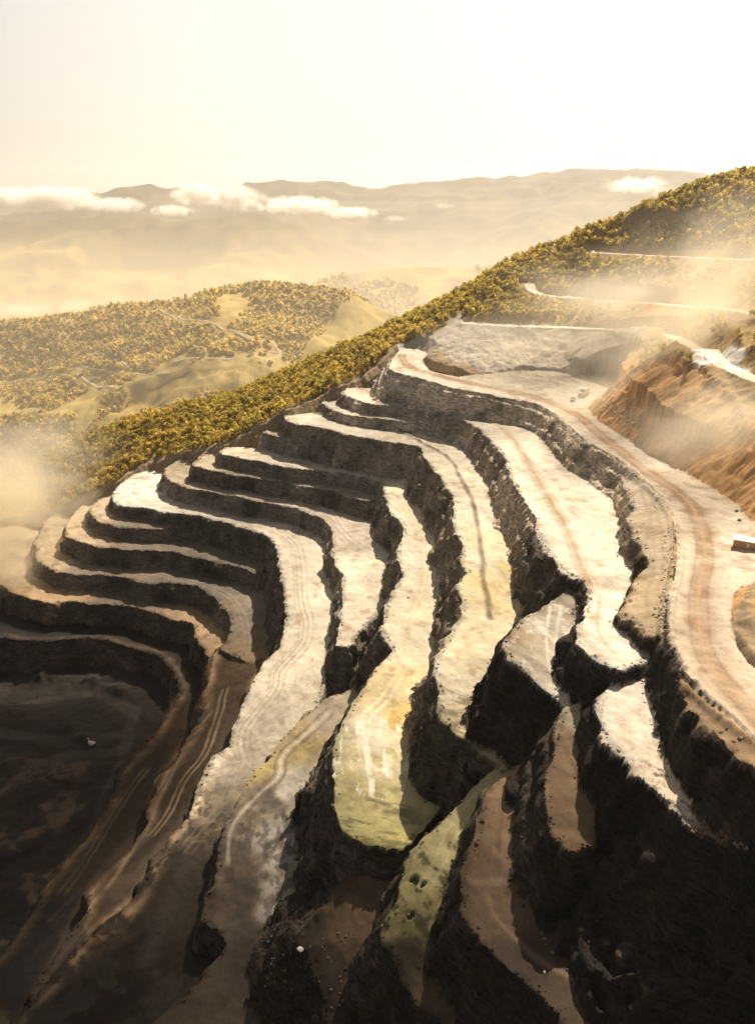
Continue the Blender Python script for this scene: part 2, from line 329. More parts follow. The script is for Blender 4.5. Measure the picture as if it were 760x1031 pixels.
for bi, nm in enumerate(order):
    b = B[nm]; P = b['poly']; m = 75 if nm in ('white_shelf',) else 55
    i0, i1 = np.searchsorted(gx, P[:, 0].min() - m), np.searchsorted(gx, P[:, 0].max() + m)
    j0, j1 = np.searchsorted(gy, P[:, 1].min() - m), np.searchsorted(gy, P[:, 1].max() + m)
    s = np.s_[j0:j1, i0:i1]
    x, y = X[s], Y[s]
    d = sdist(P, x, y)
    jj = jag[s] * (0.35 if nm == 'haul' else 1.0)
    dn = d + jj * smooth(-6, 0.5, d)
    zt = b['zf'](x, y).astype(np.float32)
    zt = zt + 0.16 * fbm2(x, y, 9, 3, 60 + bi) + 0.35 * fbm2(x, y, 30, 2, 80 + bi)
    out = np.clip(dn, 0, None)
    slp = b['slope'] if nm != 'haul' else 1.25 + 1.15 * smooth(330, 250, y)
    prof = out * slp * (1 + 0.30 * gul[s] * smooth(0, 3, out))
    prof = prof + 0.95 * np.sin(prof * 0.95 + 2.2 * noise2(x / 16, y / 16, 90 + bi)) * smooth(0.5, 3, prof)      # rough ledges in the rock
    if nm == 'white_shelf': prof = np.where(prof < 13, prof, np.where(prof < 13 + 40, 13 + (prof - 13) * 0.5, 33.0 + (prof - 53) * 1.1))
    cand = zt - prof
    h = H[s]
    up = cand > h
    h2 = np.where(up, cand, h)
    tal = np.clip(1.9 - np.abs(cand - h), 0, None) ** 2 / 7.6 * (dn > 1.2) * (0.5 + 0.5 * smooth(-.3, .6, gul[s]))   # scree along the toe
    h2 = h2 + tal
    c = cls[s]; e = edge[s]; o = own[s]
    c2 = np.where(up, np.where(dn <= 0.25, 10 + bi, 2), c)
    e2 = np.where(up, np.where(dn <= 0.25, -d, 0), e); o2 = np.where(up, bi, o)
    if b['kind'] == 'road':
        dd_ = np.clip(d + 0.6 * jj, 0, None)
        top = zt + dd_ * b['up'] * (1 + 0.2 * gul[s]) + (dd_ / 16.0) ** 3
        cut = (h2 > top)
        h2 = np.where(cut, top, h2)
        c2 = np.where(cut & (d <= 0.3), 10 + bi, np.where(cut, 3, c2))
        e2 = np.where(cut & (d <= 0.3), -d, e2)
    H[s] = h2; cls[s] = c2; edge[s] = e2; own[s] = o2
# hill roads: level ribbons cut into the slope
for P_, w_ in TRACKS.values():
    i0, i1 = np.searchsorted(gx, P_[:, 0].min() - 25), np.searchsorted(gx, P_[:, 0].max() + 25)
    j0, j1 = np.searchsorted(gy, P_[:, 1].min() - 25), np.searchsorted(gy, P_[:, 1].max() + 25)
    s = np.s_[j0:j1, i0:i1]; d, zz, sg, al = line_dist(P_, X[s], Y[s])
    dd_ = np.clip(d - w_, 0, None); h = H[s]; ok = (cls[s] == 0) | (cls[s] == 3)
    h2 = np.clip(h, zz - dd_ * 0.75, zz + dd_ * 0.9)
    H[s] = np.where(ok & (dd_ < 24), h2, h)
    cls[s] = np.where(ok & (d < w_), 4, np.where(ok & (np.abs(h2 - h) > 0.6) & (dd_ < 24), 5, cls[s]))

# ------------------------------------------------------------------ ground colours, some darkened at the near end in place of shade
def C(u, v, *c):
    c = c * 3 if len(c) == 1 else c
    return (u, v, c)
SAMP = {  # lower ends of yellow_ramp and brown_ramp are dark in place of shade
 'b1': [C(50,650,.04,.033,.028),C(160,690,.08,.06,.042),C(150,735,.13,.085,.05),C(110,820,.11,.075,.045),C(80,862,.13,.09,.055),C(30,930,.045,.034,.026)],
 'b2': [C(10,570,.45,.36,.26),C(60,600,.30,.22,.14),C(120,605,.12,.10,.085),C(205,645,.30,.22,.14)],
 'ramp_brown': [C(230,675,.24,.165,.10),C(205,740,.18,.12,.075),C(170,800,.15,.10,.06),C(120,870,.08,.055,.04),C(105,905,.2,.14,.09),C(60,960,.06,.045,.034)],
 'b3': [C(42,545,.42,.34,.25),C(60,560,.40,.31,.22),C(100,570,.14,.12,.10),C(200,588,.13,.115,.1),C(245,620,.19,.16,.13),C(255,655,.2,.15,.1)],
 'b4': [C(75,530,.42,.33,.24),C(85,545,.36,.28,.2),C(140,550,.14,.12,.1),C(250,570,.13,.115,.095)],
 'b5': [C(95,515,.42,.34,.25),C(140,532,.17,.145,.12)],
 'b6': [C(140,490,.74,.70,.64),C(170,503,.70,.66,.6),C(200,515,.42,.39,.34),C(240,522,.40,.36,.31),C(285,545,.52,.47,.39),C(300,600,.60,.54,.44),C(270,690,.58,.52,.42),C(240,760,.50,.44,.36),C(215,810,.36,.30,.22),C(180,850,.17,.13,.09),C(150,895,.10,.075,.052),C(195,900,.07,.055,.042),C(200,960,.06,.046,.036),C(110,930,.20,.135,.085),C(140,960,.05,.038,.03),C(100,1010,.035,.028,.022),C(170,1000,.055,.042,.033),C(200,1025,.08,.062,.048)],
 'b7': [C(180,475,.32,.27,.21),C(250,500,.26,.23,.19),C(320,510,.38,.34,.28),C(350,540,.42,.37,.31),C(360,570,.62,.56,.46),C(360,620,.60,.53,.43)],
 'lower_apron': [C(330,720,.30,.26,.21),C(300,740,.28,.23,.14),C(262,775,.36,.28,.13),C(300,760,.34,.27,.14),C(275,800,.11,.095,.08),C(295,790,.40,.37,.32),C(250,825,.22,.18,.14),C(228,860,.12,.09,.065),C(270,840,.38,.355,.32),C(290,870,.38,.36,.33),C(280,905,.28,.26,.235),C(242,900,.09,.068,.05),C(260,960,.055,.042,.034),C(210,1010,.10,.075,.055),C(310,1010,.04,.032,.027)],
 'b8': [C(202,468,.42,.35,.26),C(240,478,.22,.19,.16),C(340,497,.2,.18,.15)],
 'b9': [C(240,450,.56,.49,.39),C(300,468,.40,.36,.31),C(360,472,.42,.38,.32),C(400,500,.62,.56,.45),C(420,560,.63,.57,.46),C(410,640,.62,.55,.42),C(400,700,.60,.49,.28),C(348,760,.40,.36,.22),C(380,740,.62,.56,.43),C(408,720,.58,.44,.18),C(385,780,.58,.5,.32),C(390,810,.48,.41,.2),C(390,840,.42,.37,.15),C(350,800,.44,.38,.2)],
 'b10': [C(285,438,.3,.27,.235)],
 'b11': [C(300,415,.60,.54,.45),C(350,430,.42,.38,.32),C(430,448,.42,.38,.32),C(455,490,.60,.54,.44),C(480,515,.60,.55,.45),C(500,550,.60,.51,.34),C(512,590,.58,.49,.30),C(475,560,.62,.56,.45),C(475,640,.62,.54,.37),C(450,690,.60,.54,.42),C(480,720,.56,.46,.27),C(490,755,.36,.31,.19)],
 'yellow_ramp': [C(505,780,.40,.34,.20),C(450,835,.44,.39,.20),C(430,880,.36,.32,.16),C(415,930,.24,.215,.10),C(412,968,.055,.042,.032),C(430,1010,.09,.065,.045)],
 'brown_ramp': [C(520,790,.21,.145,.095),C(490,850,.17,.12,.08),C(500,900,.12,.085,.06),C(540,980,.06,.045,.035)],
 'low_spur': [C(400,870,.13,.088,.06),C(360,920,.11,.078,.052),C(300,945,.05,.04,.033),C(340,1000,.05,.038,.03)],
 'b12': [C(340,410,.50,.45,.37)],
 'b13': [C(355,395,.62,.56,.47),C(430,410,.36,.32,.27),C(490,428,.40,.36,.3),C(520,455,.64,.58,.49),C(560,480,.64,.58,.5),C(540,500,.68,.62,.52),C(600,560,.70,.64,.55),C(590,640,.64,.59,.52)],
 'nose': [C(570,600,.28,.245,.2),C(540,630,.42,.37,.31),C(520,642,.28,.22,.155),C(550,670,.42,.37,.30),C(577,702,.62,.58,.52)],
 'nose_ramp': [C(573,725,.38,.32,.24),C(562,750,.20,.14,.09),C(560,820,.16,.11,.07)],
 'white_shelf': [C(640,690,.76,.71,.64),C(630,740,.76,.70,.62),C(660,775,.66,.58,.48),C(685,805,.62,.54,.44),C(712,805,.06,.046,.036),C(735,835,.07,.052,.04),C(730,852,.28,.2,.13)],
 'berm_shelf': [C(640,480,.46,.39,.31),C(650,560,.40,.32,.24),C(640,600,.38,.29,.2),C(690,690,.26,.185,.12),C(740,752,.28,.2,.13)],
 'haul': [C(410,365,.60,.55,.47),C(500,390,.50,.45,.38),C(550,383,.36,.32,.27),C(600,400,.50,.45,.38),C(625,455,.50,.44,.37),C(700,520,.50,.43,.35),C(690,640,.56,.47,.37),C(750,560,.62,.55,.45),C(735,600,.56,.48,.39),C(750,730,.5,.41,.31)]}
col = np.zeros(X.shape + (3,), np.float32)
n1 = fbm2(X, Y, 16, 4, 101); n2 = fbm2(X, Y, 4.0, 3, 111); n3 = fbm2(X, Y, 45, 3, 121)
# hillside, floor, walls
hill_c = np.array((.28, .21, .07)) * (1 + 0.22 * n1[..., None]) + np.array((.09, .055, .012)) * smooth(0.0, 0.9, n3)[..., None]
east = np.maximum(smooth(60, 190, X + 0.12 * (Y - 400)), smooth(345, 310, Y) * (X > 40))[..., None]
hill_c = hill_c * (1 - 0.75 * east) + np.array((.33, .215, .105)) * (1 + 0.28 * n1[..., None]) * 0.75 * east
col[:] = hill_c
cls[(cls == 1) & (np.gradient(H)[0] ** 2 / np.gradient(gy)[:, None] ** 2 + np.gradient(H)[1] ** 2 / np.gradient(gx)[None, :] ** 2 > 1.0) & (H > HF + 6)] = 2
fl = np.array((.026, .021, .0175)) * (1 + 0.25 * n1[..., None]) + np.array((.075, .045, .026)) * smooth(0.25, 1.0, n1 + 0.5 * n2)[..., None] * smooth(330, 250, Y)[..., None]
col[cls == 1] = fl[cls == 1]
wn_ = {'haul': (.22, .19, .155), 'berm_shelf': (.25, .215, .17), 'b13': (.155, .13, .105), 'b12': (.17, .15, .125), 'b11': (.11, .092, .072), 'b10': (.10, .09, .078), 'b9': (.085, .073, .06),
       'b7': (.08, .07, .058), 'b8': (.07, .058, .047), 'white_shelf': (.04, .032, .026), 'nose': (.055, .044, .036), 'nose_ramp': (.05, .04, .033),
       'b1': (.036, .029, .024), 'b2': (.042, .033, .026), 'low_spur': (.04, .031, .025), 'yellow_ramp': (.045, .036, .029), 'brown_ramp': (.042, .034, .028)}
zn = H * 0.9
rockn = noise3(X / 7, Y / 7, zn / 4, 7) + 0.6 * noise3(X / 2.6, Y / 2.6, zn / 1.6, 8)
for bi, nm in enumerate(order):
    m = (cls == 2) & (own == bi)
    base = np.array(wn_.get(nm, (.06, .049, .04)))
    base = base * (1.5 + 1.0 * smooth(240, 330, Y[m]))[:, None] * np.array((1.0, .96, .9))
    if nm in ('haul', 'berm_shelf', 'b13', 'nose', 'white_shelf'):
        dk = smooth(290, 200, Y[m])[:, None]; base = base * (1 - dk) + np.array((.033, .027, .022)) * dk  # right-hand faces go near black: shade painted into the rock colour
    dk2 = (smooth(215, 165, Y[m]) * .55)[:, None]; base = base * (1 - dk2) + np.array((.03, .0245, .02)) * dk2  # every wall darkens toward the near end, shade put into the colour
    c = base * (1 + 0.45 * rockn[m] + 0.45 * n1[m])[:, None].clip(.35, 2.2) + np.array((.10, .065, .035)) * (smooth(0.75, 1.6, rockn[m] + 0.4 * n1[m]))[:, None] * 0.8
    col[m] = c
m = cls == 3
cut_grey = np.array((.34, .30, .26)) * (1 + 0.22 * (rockn[m] * .7 + n2[m] * .3))[:, None]
cut_tan = np.array((.46, .265, .115)) * (1 + 0.30 * (rockn[m] * .7 + n2[m] * .5))[:, None]
e_ = smooth(95, 135, X[m] + 0.1 * (450 - Y[m]))[:, None]
col[m] = cut_grey * (1 - e_) + cut_tan * e_
col[cls == 4] = (np.array((.58, .50, .40)) * (1 + 0.06 * n2[..., None]))[cls == 4]
m = cls == 5; col[m] = np.array((.34, .245, .14)) * (1 + 0.3 * (rockn[m] * .6 + n2[m] * .4))[:, None]
# bare grey scar above the quarry yard
sc = [at_z(*q)[:2] for q in [(425,350,-103),(480,378,-107),(640,385,-104)]] + [hit_hill(*q)[:2] for q in [(690,348),(640,334),(560,329),(478,325),(462,318),(440,335)]]
ds = sdist(refine(np.array(sc)), X, Y)
msc = smooth(3, -4, ds + 3 * n2)[..., None] * ((cls == 0) | (cls == 3) | (cls == 5))[..., None]
col = col * (1 - msc) + np.array((.36, .32, .27)) * (1 + 0.25 * rockn[..., None] * .6 + .15 * n2[..., None]) * msc
# earth strip along the rim
ms = smooth(8, 4, dp + 2.0 * n1) * (cls == 0); col = col * (1 - ms[..., None]) + np.array((.27, .20, .125)) * (1 + 0.25 * n2[..., None]) * ms[..., None]
warm = np.array((.085, .055, .03))
for bi, nm in enumerate(order):
    m = cls == 10 + bi
    if not m.any(): continue
    b = B[nm]; x, y = X[m], Y[m]
    wx = x + 2.5 * n1[m] + 1.6 * n2[m]; wy = y + 2.5 * fbm2(y, x, 9, 3, 140)
    num = 0; den = 0
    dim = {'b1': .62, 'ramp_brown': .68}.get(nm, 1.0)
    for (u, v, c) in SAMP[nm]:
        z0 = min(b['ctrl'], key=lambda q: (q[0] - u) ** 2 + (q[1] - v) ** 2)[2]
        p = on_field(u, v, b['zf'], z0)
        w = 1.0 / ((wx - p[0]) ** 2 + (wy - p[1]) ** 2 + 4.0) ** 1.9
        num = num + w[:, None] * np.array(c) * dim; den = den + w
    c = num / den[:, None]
    # scuffed, stained ground; the lips are broken and dusty with spilled rubble
    c = np.where(c > .3, .3 + (c - .3) * .72, c) * np.array((.95, .91, .84))
    g = 1 + 0.13 * n2[m] + 0.16 * n1[m]
    c = c * g[:, None]
    st = smooth(0.35, 1.0, fbm2(x, y, 6.5, 4, 150 + bi) + 0.25 * n3[m])
    c = c * (1 - 0.30 * st[:, None] * np.array((.8, 1, 1.2)))
    if nm in ('b1', 'ramp_brown') or nm == 'b6':      # lightened lip; band behind it darkened with painted shade and dirt
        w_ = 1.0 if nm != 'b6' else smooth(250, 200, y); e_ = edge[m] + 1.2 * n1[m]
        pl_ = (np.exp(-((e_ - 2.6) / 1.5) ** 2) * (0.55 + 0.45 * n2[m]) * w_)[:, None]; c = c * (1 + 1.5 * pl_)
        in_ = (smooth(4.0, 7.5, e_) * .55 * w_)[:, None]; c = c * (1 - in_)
    lip = smooth(2.0, 0.2, edge[m] + 0.9 * n2[m]) * (0.0 if nm == 'haul' else 0.45)
    c = c * (1 - lip[:, None]) + np.minimum(c, .3) * 0.5 * lip[:, None]
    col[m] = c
# streaky, wind- and water-drawn stains on the lower benches
def streak(nm, a, b_, lo, color, amt, seed, sx=2.2, sy=13, ang=0.0):
    bi = order.index(nm); m = (cls == 10 + bi); x, y = X[m], Y[m]
    ca, sa = math.cos(ang), math.sin(ang)
    q = fbm2(x * ca + y * sa, (-x * sa + y * ca) * sx / sy, sx, 4, seed, 0.6)
    p0 = at_z(*a)[:2]; r = np.hypot(x - p0[0], y - p0[1])
    k = smooth(lo, lo + 0.5, q) * smooth(b_, b_ * 0.6, r) * amt
    col[m] = col[m] * (1 - k[:, None]) + np.array(color) * k[:, None]
streak('b9', (375,790,-168), 26, -0.05, (.40,.36,.17), .8, 201, 2.0, 9, 1.3)
streak('b9', (375,765,-168), 22, 0.2, (.72,.66,.55), .8, 203, 2.0, 9, 0.1)
streak('b9', (385,835,-170), 16, 0.1, (.13,.11,.06), .7, 205, 1.6, 8, 1.35)
streak('b11', (470,730,-148), 18, 0.0, (.14,.12,.08), .75, 207, 1.6, 5, 1.2)
streak('b11', (500,590,-141), 26, 0.15, (.52,.40,.17), .6, 209, 2.4, 9, 0.5)
streak('lower_apron', (285,850,-200), 30, 0.15, (.08,.066,.055), .8, 211, 3.0, 5, 0.3)
streak('lower_apron', (270,900,-202), 40, 0.1, (.06,.048,.038), .7, 213, 4.0, 5, 0.2)
streak('b6', (170,940,-212), 70, -0.05, (.036,.029,.023), .85, 215, 5.0, 6, 0.2)
streak('b6', (230,790,-205), 30, 0.2, (.25,.19,.13), .6, 217, 1.5, 5, 1.4)
streak('yellow_ramp', (425,890,-162), 22, 0.25, (.06,.05,.03), .85, 219, 2.2, 4, 0.7)
streak('white_shelf', (680,805,-119), 14, 0.1, (.09,.07,.05), .85, 221, 1.6, 3, 0.4)
streak('white_shelf', (640,740,-118), 30, 0.3, (.55,.43,.30), .6, 223, 1.8, 5, 0.2)
streak('ramp_brown', (160,820,-228), 80, 0.05, (.05,.037,.028), .65, 225, 2.0, 14, -0.5)
streak('b1', (100,830,-242), 60, 0.0, (.035,.027,.022), .75, 227, 3.0, 9, -0.5)
streak('nose', (545,640,-123), 25, 0.2, (.6,.55,.47), .6, 229, 2.5, 4, 0.5)
# wheel tracks, windrows, worn haul road band, broad bands of painted shade
def on_bench(nm, pts):
    b = B[nm]; out = []
    for (u, v) in pts:
        z0 = min(b['ctrl'], key=lambda q: (q[0] - u) ** 2 + (q[1] - v) ** 2)[2]
        out.append(on_field(u, v, b['zf'], z0))
    P = np.array(out); Q = [P[0]]
    for i in range(len(P) - 1):          # rounded
        p0 = P[max(i - 1, 0)]; p1 = P[i]; p2 = P[i + 1]; p3 = P[min(i + 2, len(P) - 1)]
        for k in range(1, 5):
            t = k / 4
            Q.append(0.5 * ((2 * p1) + (-p0 + p2) * t + (2 * p0 - 5 * p1 + 4 * p2 - p3) * t * t + (-p0 + 3 * p1 - 3 * p2 + p3) * t ** 3))
    return np.array(Q)
def track(nm, pts, gauge=1.1, w=0.55, k=0.45, color=(.25, .19, .13), lift=0.0, lines=(-1, 1), fade=4):
    global col, H
    P = on_bench(nm, pts); bi = order.index(nm)
    i0, i1 = np.searchsorted(gx, P[:, 0].min() - 12), np.searchsorted(gx, P[:, 0].max() + 12)
    j0, j1 = np.searchsorted(gy, P[:, 1].min() - 12), np.searchsorted(gy, P[:, 1].max() + 12)
    s = np.s_[j0:j1, i0:i1]; d, zz, sg, al = line_dist(P, X[s], Y[s]); q = d * sg + 0.5 * noise2(X[s] / 9, Y[s] / 9, 77)
    L = al.max(); fd = smooth(0, fade, al) * smooth(L, L - fade, al) * (cls[s] == 10 + bi) * (0.75 + 0.35 * noise2(X[s] / 6, Y[s] / 6, 78))
    a = 0
    for ln in lines: a = np.maximum(a, np.exp(-((q - ln * gauge) / w) ** 2))
    a = a * fd; k = min(.97, k * 1.35)
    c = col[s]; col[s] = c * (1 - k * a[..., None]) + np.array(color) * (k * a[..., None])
    H[s] = H[s] + lift * a
TW = [(150,507),(190,511),(220,518),(257,528),(280,535),(297,550),(301,570),(302,600),(308,625),(306,645),(292,662),(280,677),(274,697),(255,720),(244,735),(242,750),(246,765),(237,782),(222,812),(200,835),(180,860)]
track('b6', TW, 1.2, .6, .5, (.24, .19, .14)); track('b6', TW, 3.0, .6, .35, (.22, .17, .12), lines=(-1, 1.3))
track('b6', [(120,497),(140,503),(165,505),(190,509)], 1.2, .6, .3, (.3,.26,.2))
TX = [(335,712),(310,737),(285,760),(280,782),(260,800),(242,820),(230,845),(230,875)]
track('lower_apron', TX, 0, .75, .5, (.50, .45, .38), lines=(0,)); track('lower_apron', TX, 2.0, .5, .6, (.13, .10, .075))
T9 = [(402,505),(420,530),(427,562),(427,587),(420,607),(409,625),(408,645),(412,662)]
track('b9', T9, 1.3, .7, .45, (.42, .33, .2)); track('b9', [(405,675),(388,702),(369,722),(366,750),(370,775),(374,790)], 1.5, .7, .5, (.70, .62, .48), fade=14)
track('b9', [(230,455),(265,458),(300,466),(350,470),(385,477)], 1.3, .6, .4, (.25, .21, .17))
track('ramp_brown', [(228,690),(217,730),(205,760),(185,785),(170,817),(150,845)], 1.4, .6, .55, (.30, .22, .14))
track('ramp_brown', [(240,690),(228,730),(213,765),(195,795)], 1.2, .7, .5, (.07, .052, .04), lines=(0,))
track('b1', [(200,752),(172,795),(135,845),(98,892),(62,950)], 0, 3.6, .7, (.045, .034, .026), lines=(0,))  # broad dark inner band: shade and dirt painted in, no wheel track
track('b1', [(150,770),(125,805),(95,855),(60,905)], 1.2, .6, .4, (.17, .125, .08))
track('ramp_brown', [(244,715),(226,758),(206,792),(180,828),(150,868),(112,912)], 0, 3.4, .65, (.055, .04, .03), lines=(0,))  # inner side of the ramp darkened likewise, painted shade and dirt
track('ramp_brown', [(200,720),(180,765),(158,810),(138,850),(104,900)], 0, 1.2, .35, (.3, .22, .14), lines=(0,))
track('b6', [(235,800),(215,835),(185,880),(165,930),(140,980)], 0, 4.0, .5, (.06, .047, .036), lines=(0,))
track('lower_apron', [(250,880),(245,930),(255,980)], 0, 5, .5, (.045, .035, .028), lines=(0,))
track('lower_apron', [(325,745),(300,790),(290,830),(285,880)], 0, 3.0, .3, (.10, .085, .07), lines=(0,))
track('b3', [(45,535),(55,560),(100,573),(150,577),(200,588),(230,600),(246,625),(250,650)], 1.3, .6, .45, (.28, .23, .18))
track('b7', [(180,478),(250,498),(310,505),(335,518),(350,545)], 1.4, .6, .5, (.52, .46, .38))
track('b7', [(300,508),(330,522),(355,545),(380,560)], 1.6, .6, .4, (.2, .17, .13))
track('b11', [(300,412),(350,424),(400,434),(440,454),(455,465),(463,480),(475,502),(481,530),(486,562),(487,587),(492,607),(493,626)], 0, 1.1, .85, (.12, .095, .07), 1.3, (0,), 3)
track('b11', [(420,446),(440,458),(451,478),(466,505),(472,535),(476,565)], 1.1, .45, .3, (.35, .28, .2))
track('b11', [(498,562),(508,575),(520,592),(530,606)], 1.2, .6, .5, (.36, .27, .15))
track('b13', [(356,390),(400,400),(450,408),(491,421),(520,447),(543,487),(565,524),(579,554),(590,580),(595,598)], 0, 1.8, .75, (.30, .21, .13), 0.5, (0,), 3)
track('b13', [(491,421),(520,447),(543,487),(565,524),(579,554),(590,580),(596,600),(592,625),(598,645),(615,663)], 2.4, .5, .4, (.33, .25, .17))
track('nose', [(560,605),(556,640),(560,675),(575,702)], 1.5, .5, .5, (.62, .57, .5))
track('brown_ramp', [(464,887),(485,888),(517,887)], 0, 1.0, .6, (.22, .155, .10), lines=(0,))
track('brown_ramp', [(487,890),(495,920),(512,940),(540,962),(575,987),(600,1010)], 0, .8, .6, (.20, .14, .09), .3, (0,))
track('brown_ramp', [(500,800),(492,850),(490,885)], 2.2, .8, .4, (.10, .07, .05))
track('yellow_ramp', [(490,795),(460,830),(440,870),(425,900)], 1.4, .5, .4, (.55, .49, .3))
track('white_shelf', [(650,720),(665,760),(690,790)], 1.6, .6, .4, (.45, .36, .26))
track('berm_shelf', [(648,490),(660,530),(662,570),(655,600),(668,630)], 1.4, .6, .5, (.28, .2, .13))
track('berm_shelf', [(690,690),(715,722),(750,752)], 0, 1.0, .6, (.18, .13, .085), lines=(0,))
TH = [(404,356),(410,368),(440,378),(480,388),(535,399),(576,415),(605,439),(638,465),(664,484),(688,502),(703,524),(708,560),(704,597),(704,635),(714,667),(732,690),(760,720),(790,745)]
track('haul', TH, 0, 3.9, .95, (.19, .105, .05), lines=(0,)); track('haul', TH, 0, .9, .5, (.40, .28, .17), lines=(0,)); track('haul', TH, 2.4, .5, .4, (.17, .1, .05)); track('haul', TH, 5.6, .5, .3, (.36, .28, .2)); track('haul', TH, 7.6, .45, .25, (.36, .28, .2))
track('haul', [(592,415),(600,403),(625,388),(660,372)], 1.4, .6, .3, (.3,.25,.19)); track('haul', [(520,378),(560,384),(600,392),(625,388)], 1.4, .6, .35, (.62,.56,.48))
# safety berm on the outer lip of the haul road
bi = order.index('haul'); P_ = on_bench('haul', [(572,430),(590,447),(624,465),(653,491),(675,520),(681,546),(680,578),(672,610),(672,635),(680,660),(695,685),(720,710),(745,735),(760,748),(790,772)])
d, zz, sg, al = line_dist(P_, X, Y); H += (1.1 * np.exp(-((d - 1.0) / 0.9) ** 2) * (1 + .4 * n2) * ((cls == 10 + bi) | (cls == 2) | (cls == 10 + order.index('berm_shelf')))).astype(np.float32)
# mounds and scrapes on the pit floor
for (u, v, hh, r) in [(45,680,4,9),(93,690,2.5,6),(120,700,3,7),(10,715,3,12),(60,735,3,9),(15,770,4,12),(85,742,2.2,4),(60,790,5,12),(100,775,2,7)]:
    p = at_z(u, v, -256); g = np.exp(-(((X - p[0]) / r) ** 2 + ((Y - p[1]) / (r * .7)) ** 2)) * (cls == 1)
    H += (hh * g * (1 + .3 * n2)).astype(np.float32)
p = at_z(5, 825, -254); r_ = np.hypot(X - p[0], Y - p[1]); m = (cls == 1) * smooth(40, 30, r_)
H += (2.2 * smooth(26, 20, r_ + 2 * n1) * (cls == 1)).astype(np.float32)
col = col * (1 - (.14 * m * (0.5 + 0.5 * np.sin(r_ * 0.8 + 3 * n1)))[..., None]) + np.array((.10, .066, .042)) * (.14 * m * (0.5 + 0.5 * np.sin(r_ * 0.8 + 3 * n1)))[..., None]
for pts_ in ([(30,705),(100,700),(135,720),(125,755)], [(0,735),(60,745),(120,740)], [(125,765),(95,830),(60,870)], [(120,755),(60,760),(0,780)]):
    P_ = np.array([at_z(u, v, -256) for u, v in pts_]); d, zz, sg, al = line_dist(P_, X, Y)
    a = smooth(4.5, 1.5, d + n1) * (cls == 1) * .7; col = col * (1 - a[..., None]) + np.array((.062, .05, .041)) * a[..., None]
# dark hollows in the yellow ramp, bright patches at the double bend
for (u, v, z0, r0) in [(417,886,-162,.8),(426,894,-163,.2),(415,920,-164,.4),(300,868,-201,.5)]:
    p = at_z(u, v, z0); r_ = np.hypot(X - p[0], (Y - p[1]) * .8) + .8 * noise2(X / 1.1, Y / 1.1, 555); a = smooth(r0 + .3, r0 - .2, r_) * (cls >= 10)
    H -= (1.1 * a).astype(np.float32); col = col * (1 - .9 * a[..., None]) + np.array((.03, .024, .018)) * .9 * a[..., None]
for (u, v, r0) in [(711,357,5.5),(708,366,4.5),(735,358,5.0),(741,369,4.0)]:
    p = hit_hill(u, v); r_ = np.hypot(X - p[0], (Y - p[1]) * .55) + 1.2 * n2; a = smooth(r0 + 1.2, r0 - .8, r_) * ((cls == 0) | (cls == 3) | (cls == 4) | (cls == 5))
    col = col * (1 - a[..., None]) + np.array((.75, .70, .62)) * a[..., None]
low = smooth(235, 150, Y) * smooth(40, -40, X); col *= (1 - .0 * low)[..., None]
col = np.clip(col, .012, .8).astype(np.float32)

# ------------------------------------------------------------------ crags: push the steep rock in and out
gyH, gxH = np.gradient(H); gxH /= np.gradient(gx)[None, :]; gyH /= np.gradient(gy)[:, None]
sl = np.hypot(gxH, gyH); steep = smooth(0.9, 1.9, sl)
fine = smooth(-262, -240, X) * smooth(335, 230, X) * smooth(62, 90, Y) * smooth(570, 540, Y)
def blur(A, k=2):
    for _ in range(k):
        A = (np.roll(A, 1, 0) + np.roll(A, -1, 0) + A) / 3; A = (np.roll(A, 1, 1) + np.roll(A, -1, 1) + A) / 3
    return A
gxb, gyb = blur(gxH), blur(gyH); sb = np.hypot(gxb, gyb); nx, ny = gxb / (sb + .05), gyb / (sb + .05)
cr = (1.6 * noise3(X / 7.5, Y / 7.5, H / 13, 301) + 0.9 * (0.5 - np.abs(noise3(X / 3.2, Y / 3.2, H / 9, 302)) * 2) + 0.3 * noise3(X / 1.6, Y / 1.6, H / 7, 303))
am = blur(steep, 2) * fine * (0.55 + 0.45 * blur((cls == 2).astype(np.float32), 2)) * np.where(own == order.index('haul'), 0.6, 1.15) * blur((cls >= 2).astype(np.float32), 1)
XD = (X + nx * cr * am).astype(np.float32); YD = (Y + ny * cr * am).astype(np.float32)
rough = (0.10 * noise2(X / 1.3, Y / 1.3, 311) + 0.14 * noise2(X / 2.7, Y / 2.7, 312))
HD = (H + rough * fine * (1 + 1.6 * smooth(1.6, 0, edge) * (cls >= 10)) + 0.30 * steep * fine * noise3(X / 2.2, Y / 2.2, H / 6.0, 321)).astype(np.float32)
HD = HD + ((cls == 3) | (cls == 5) | (cls == 0)) * (0.9 * fbm2(X, Y, 11, 3, 331) - 0.7 * np.abs(fbm2(X, Y, 7, 3, 341)))
HD = HD.astype(np.float32)

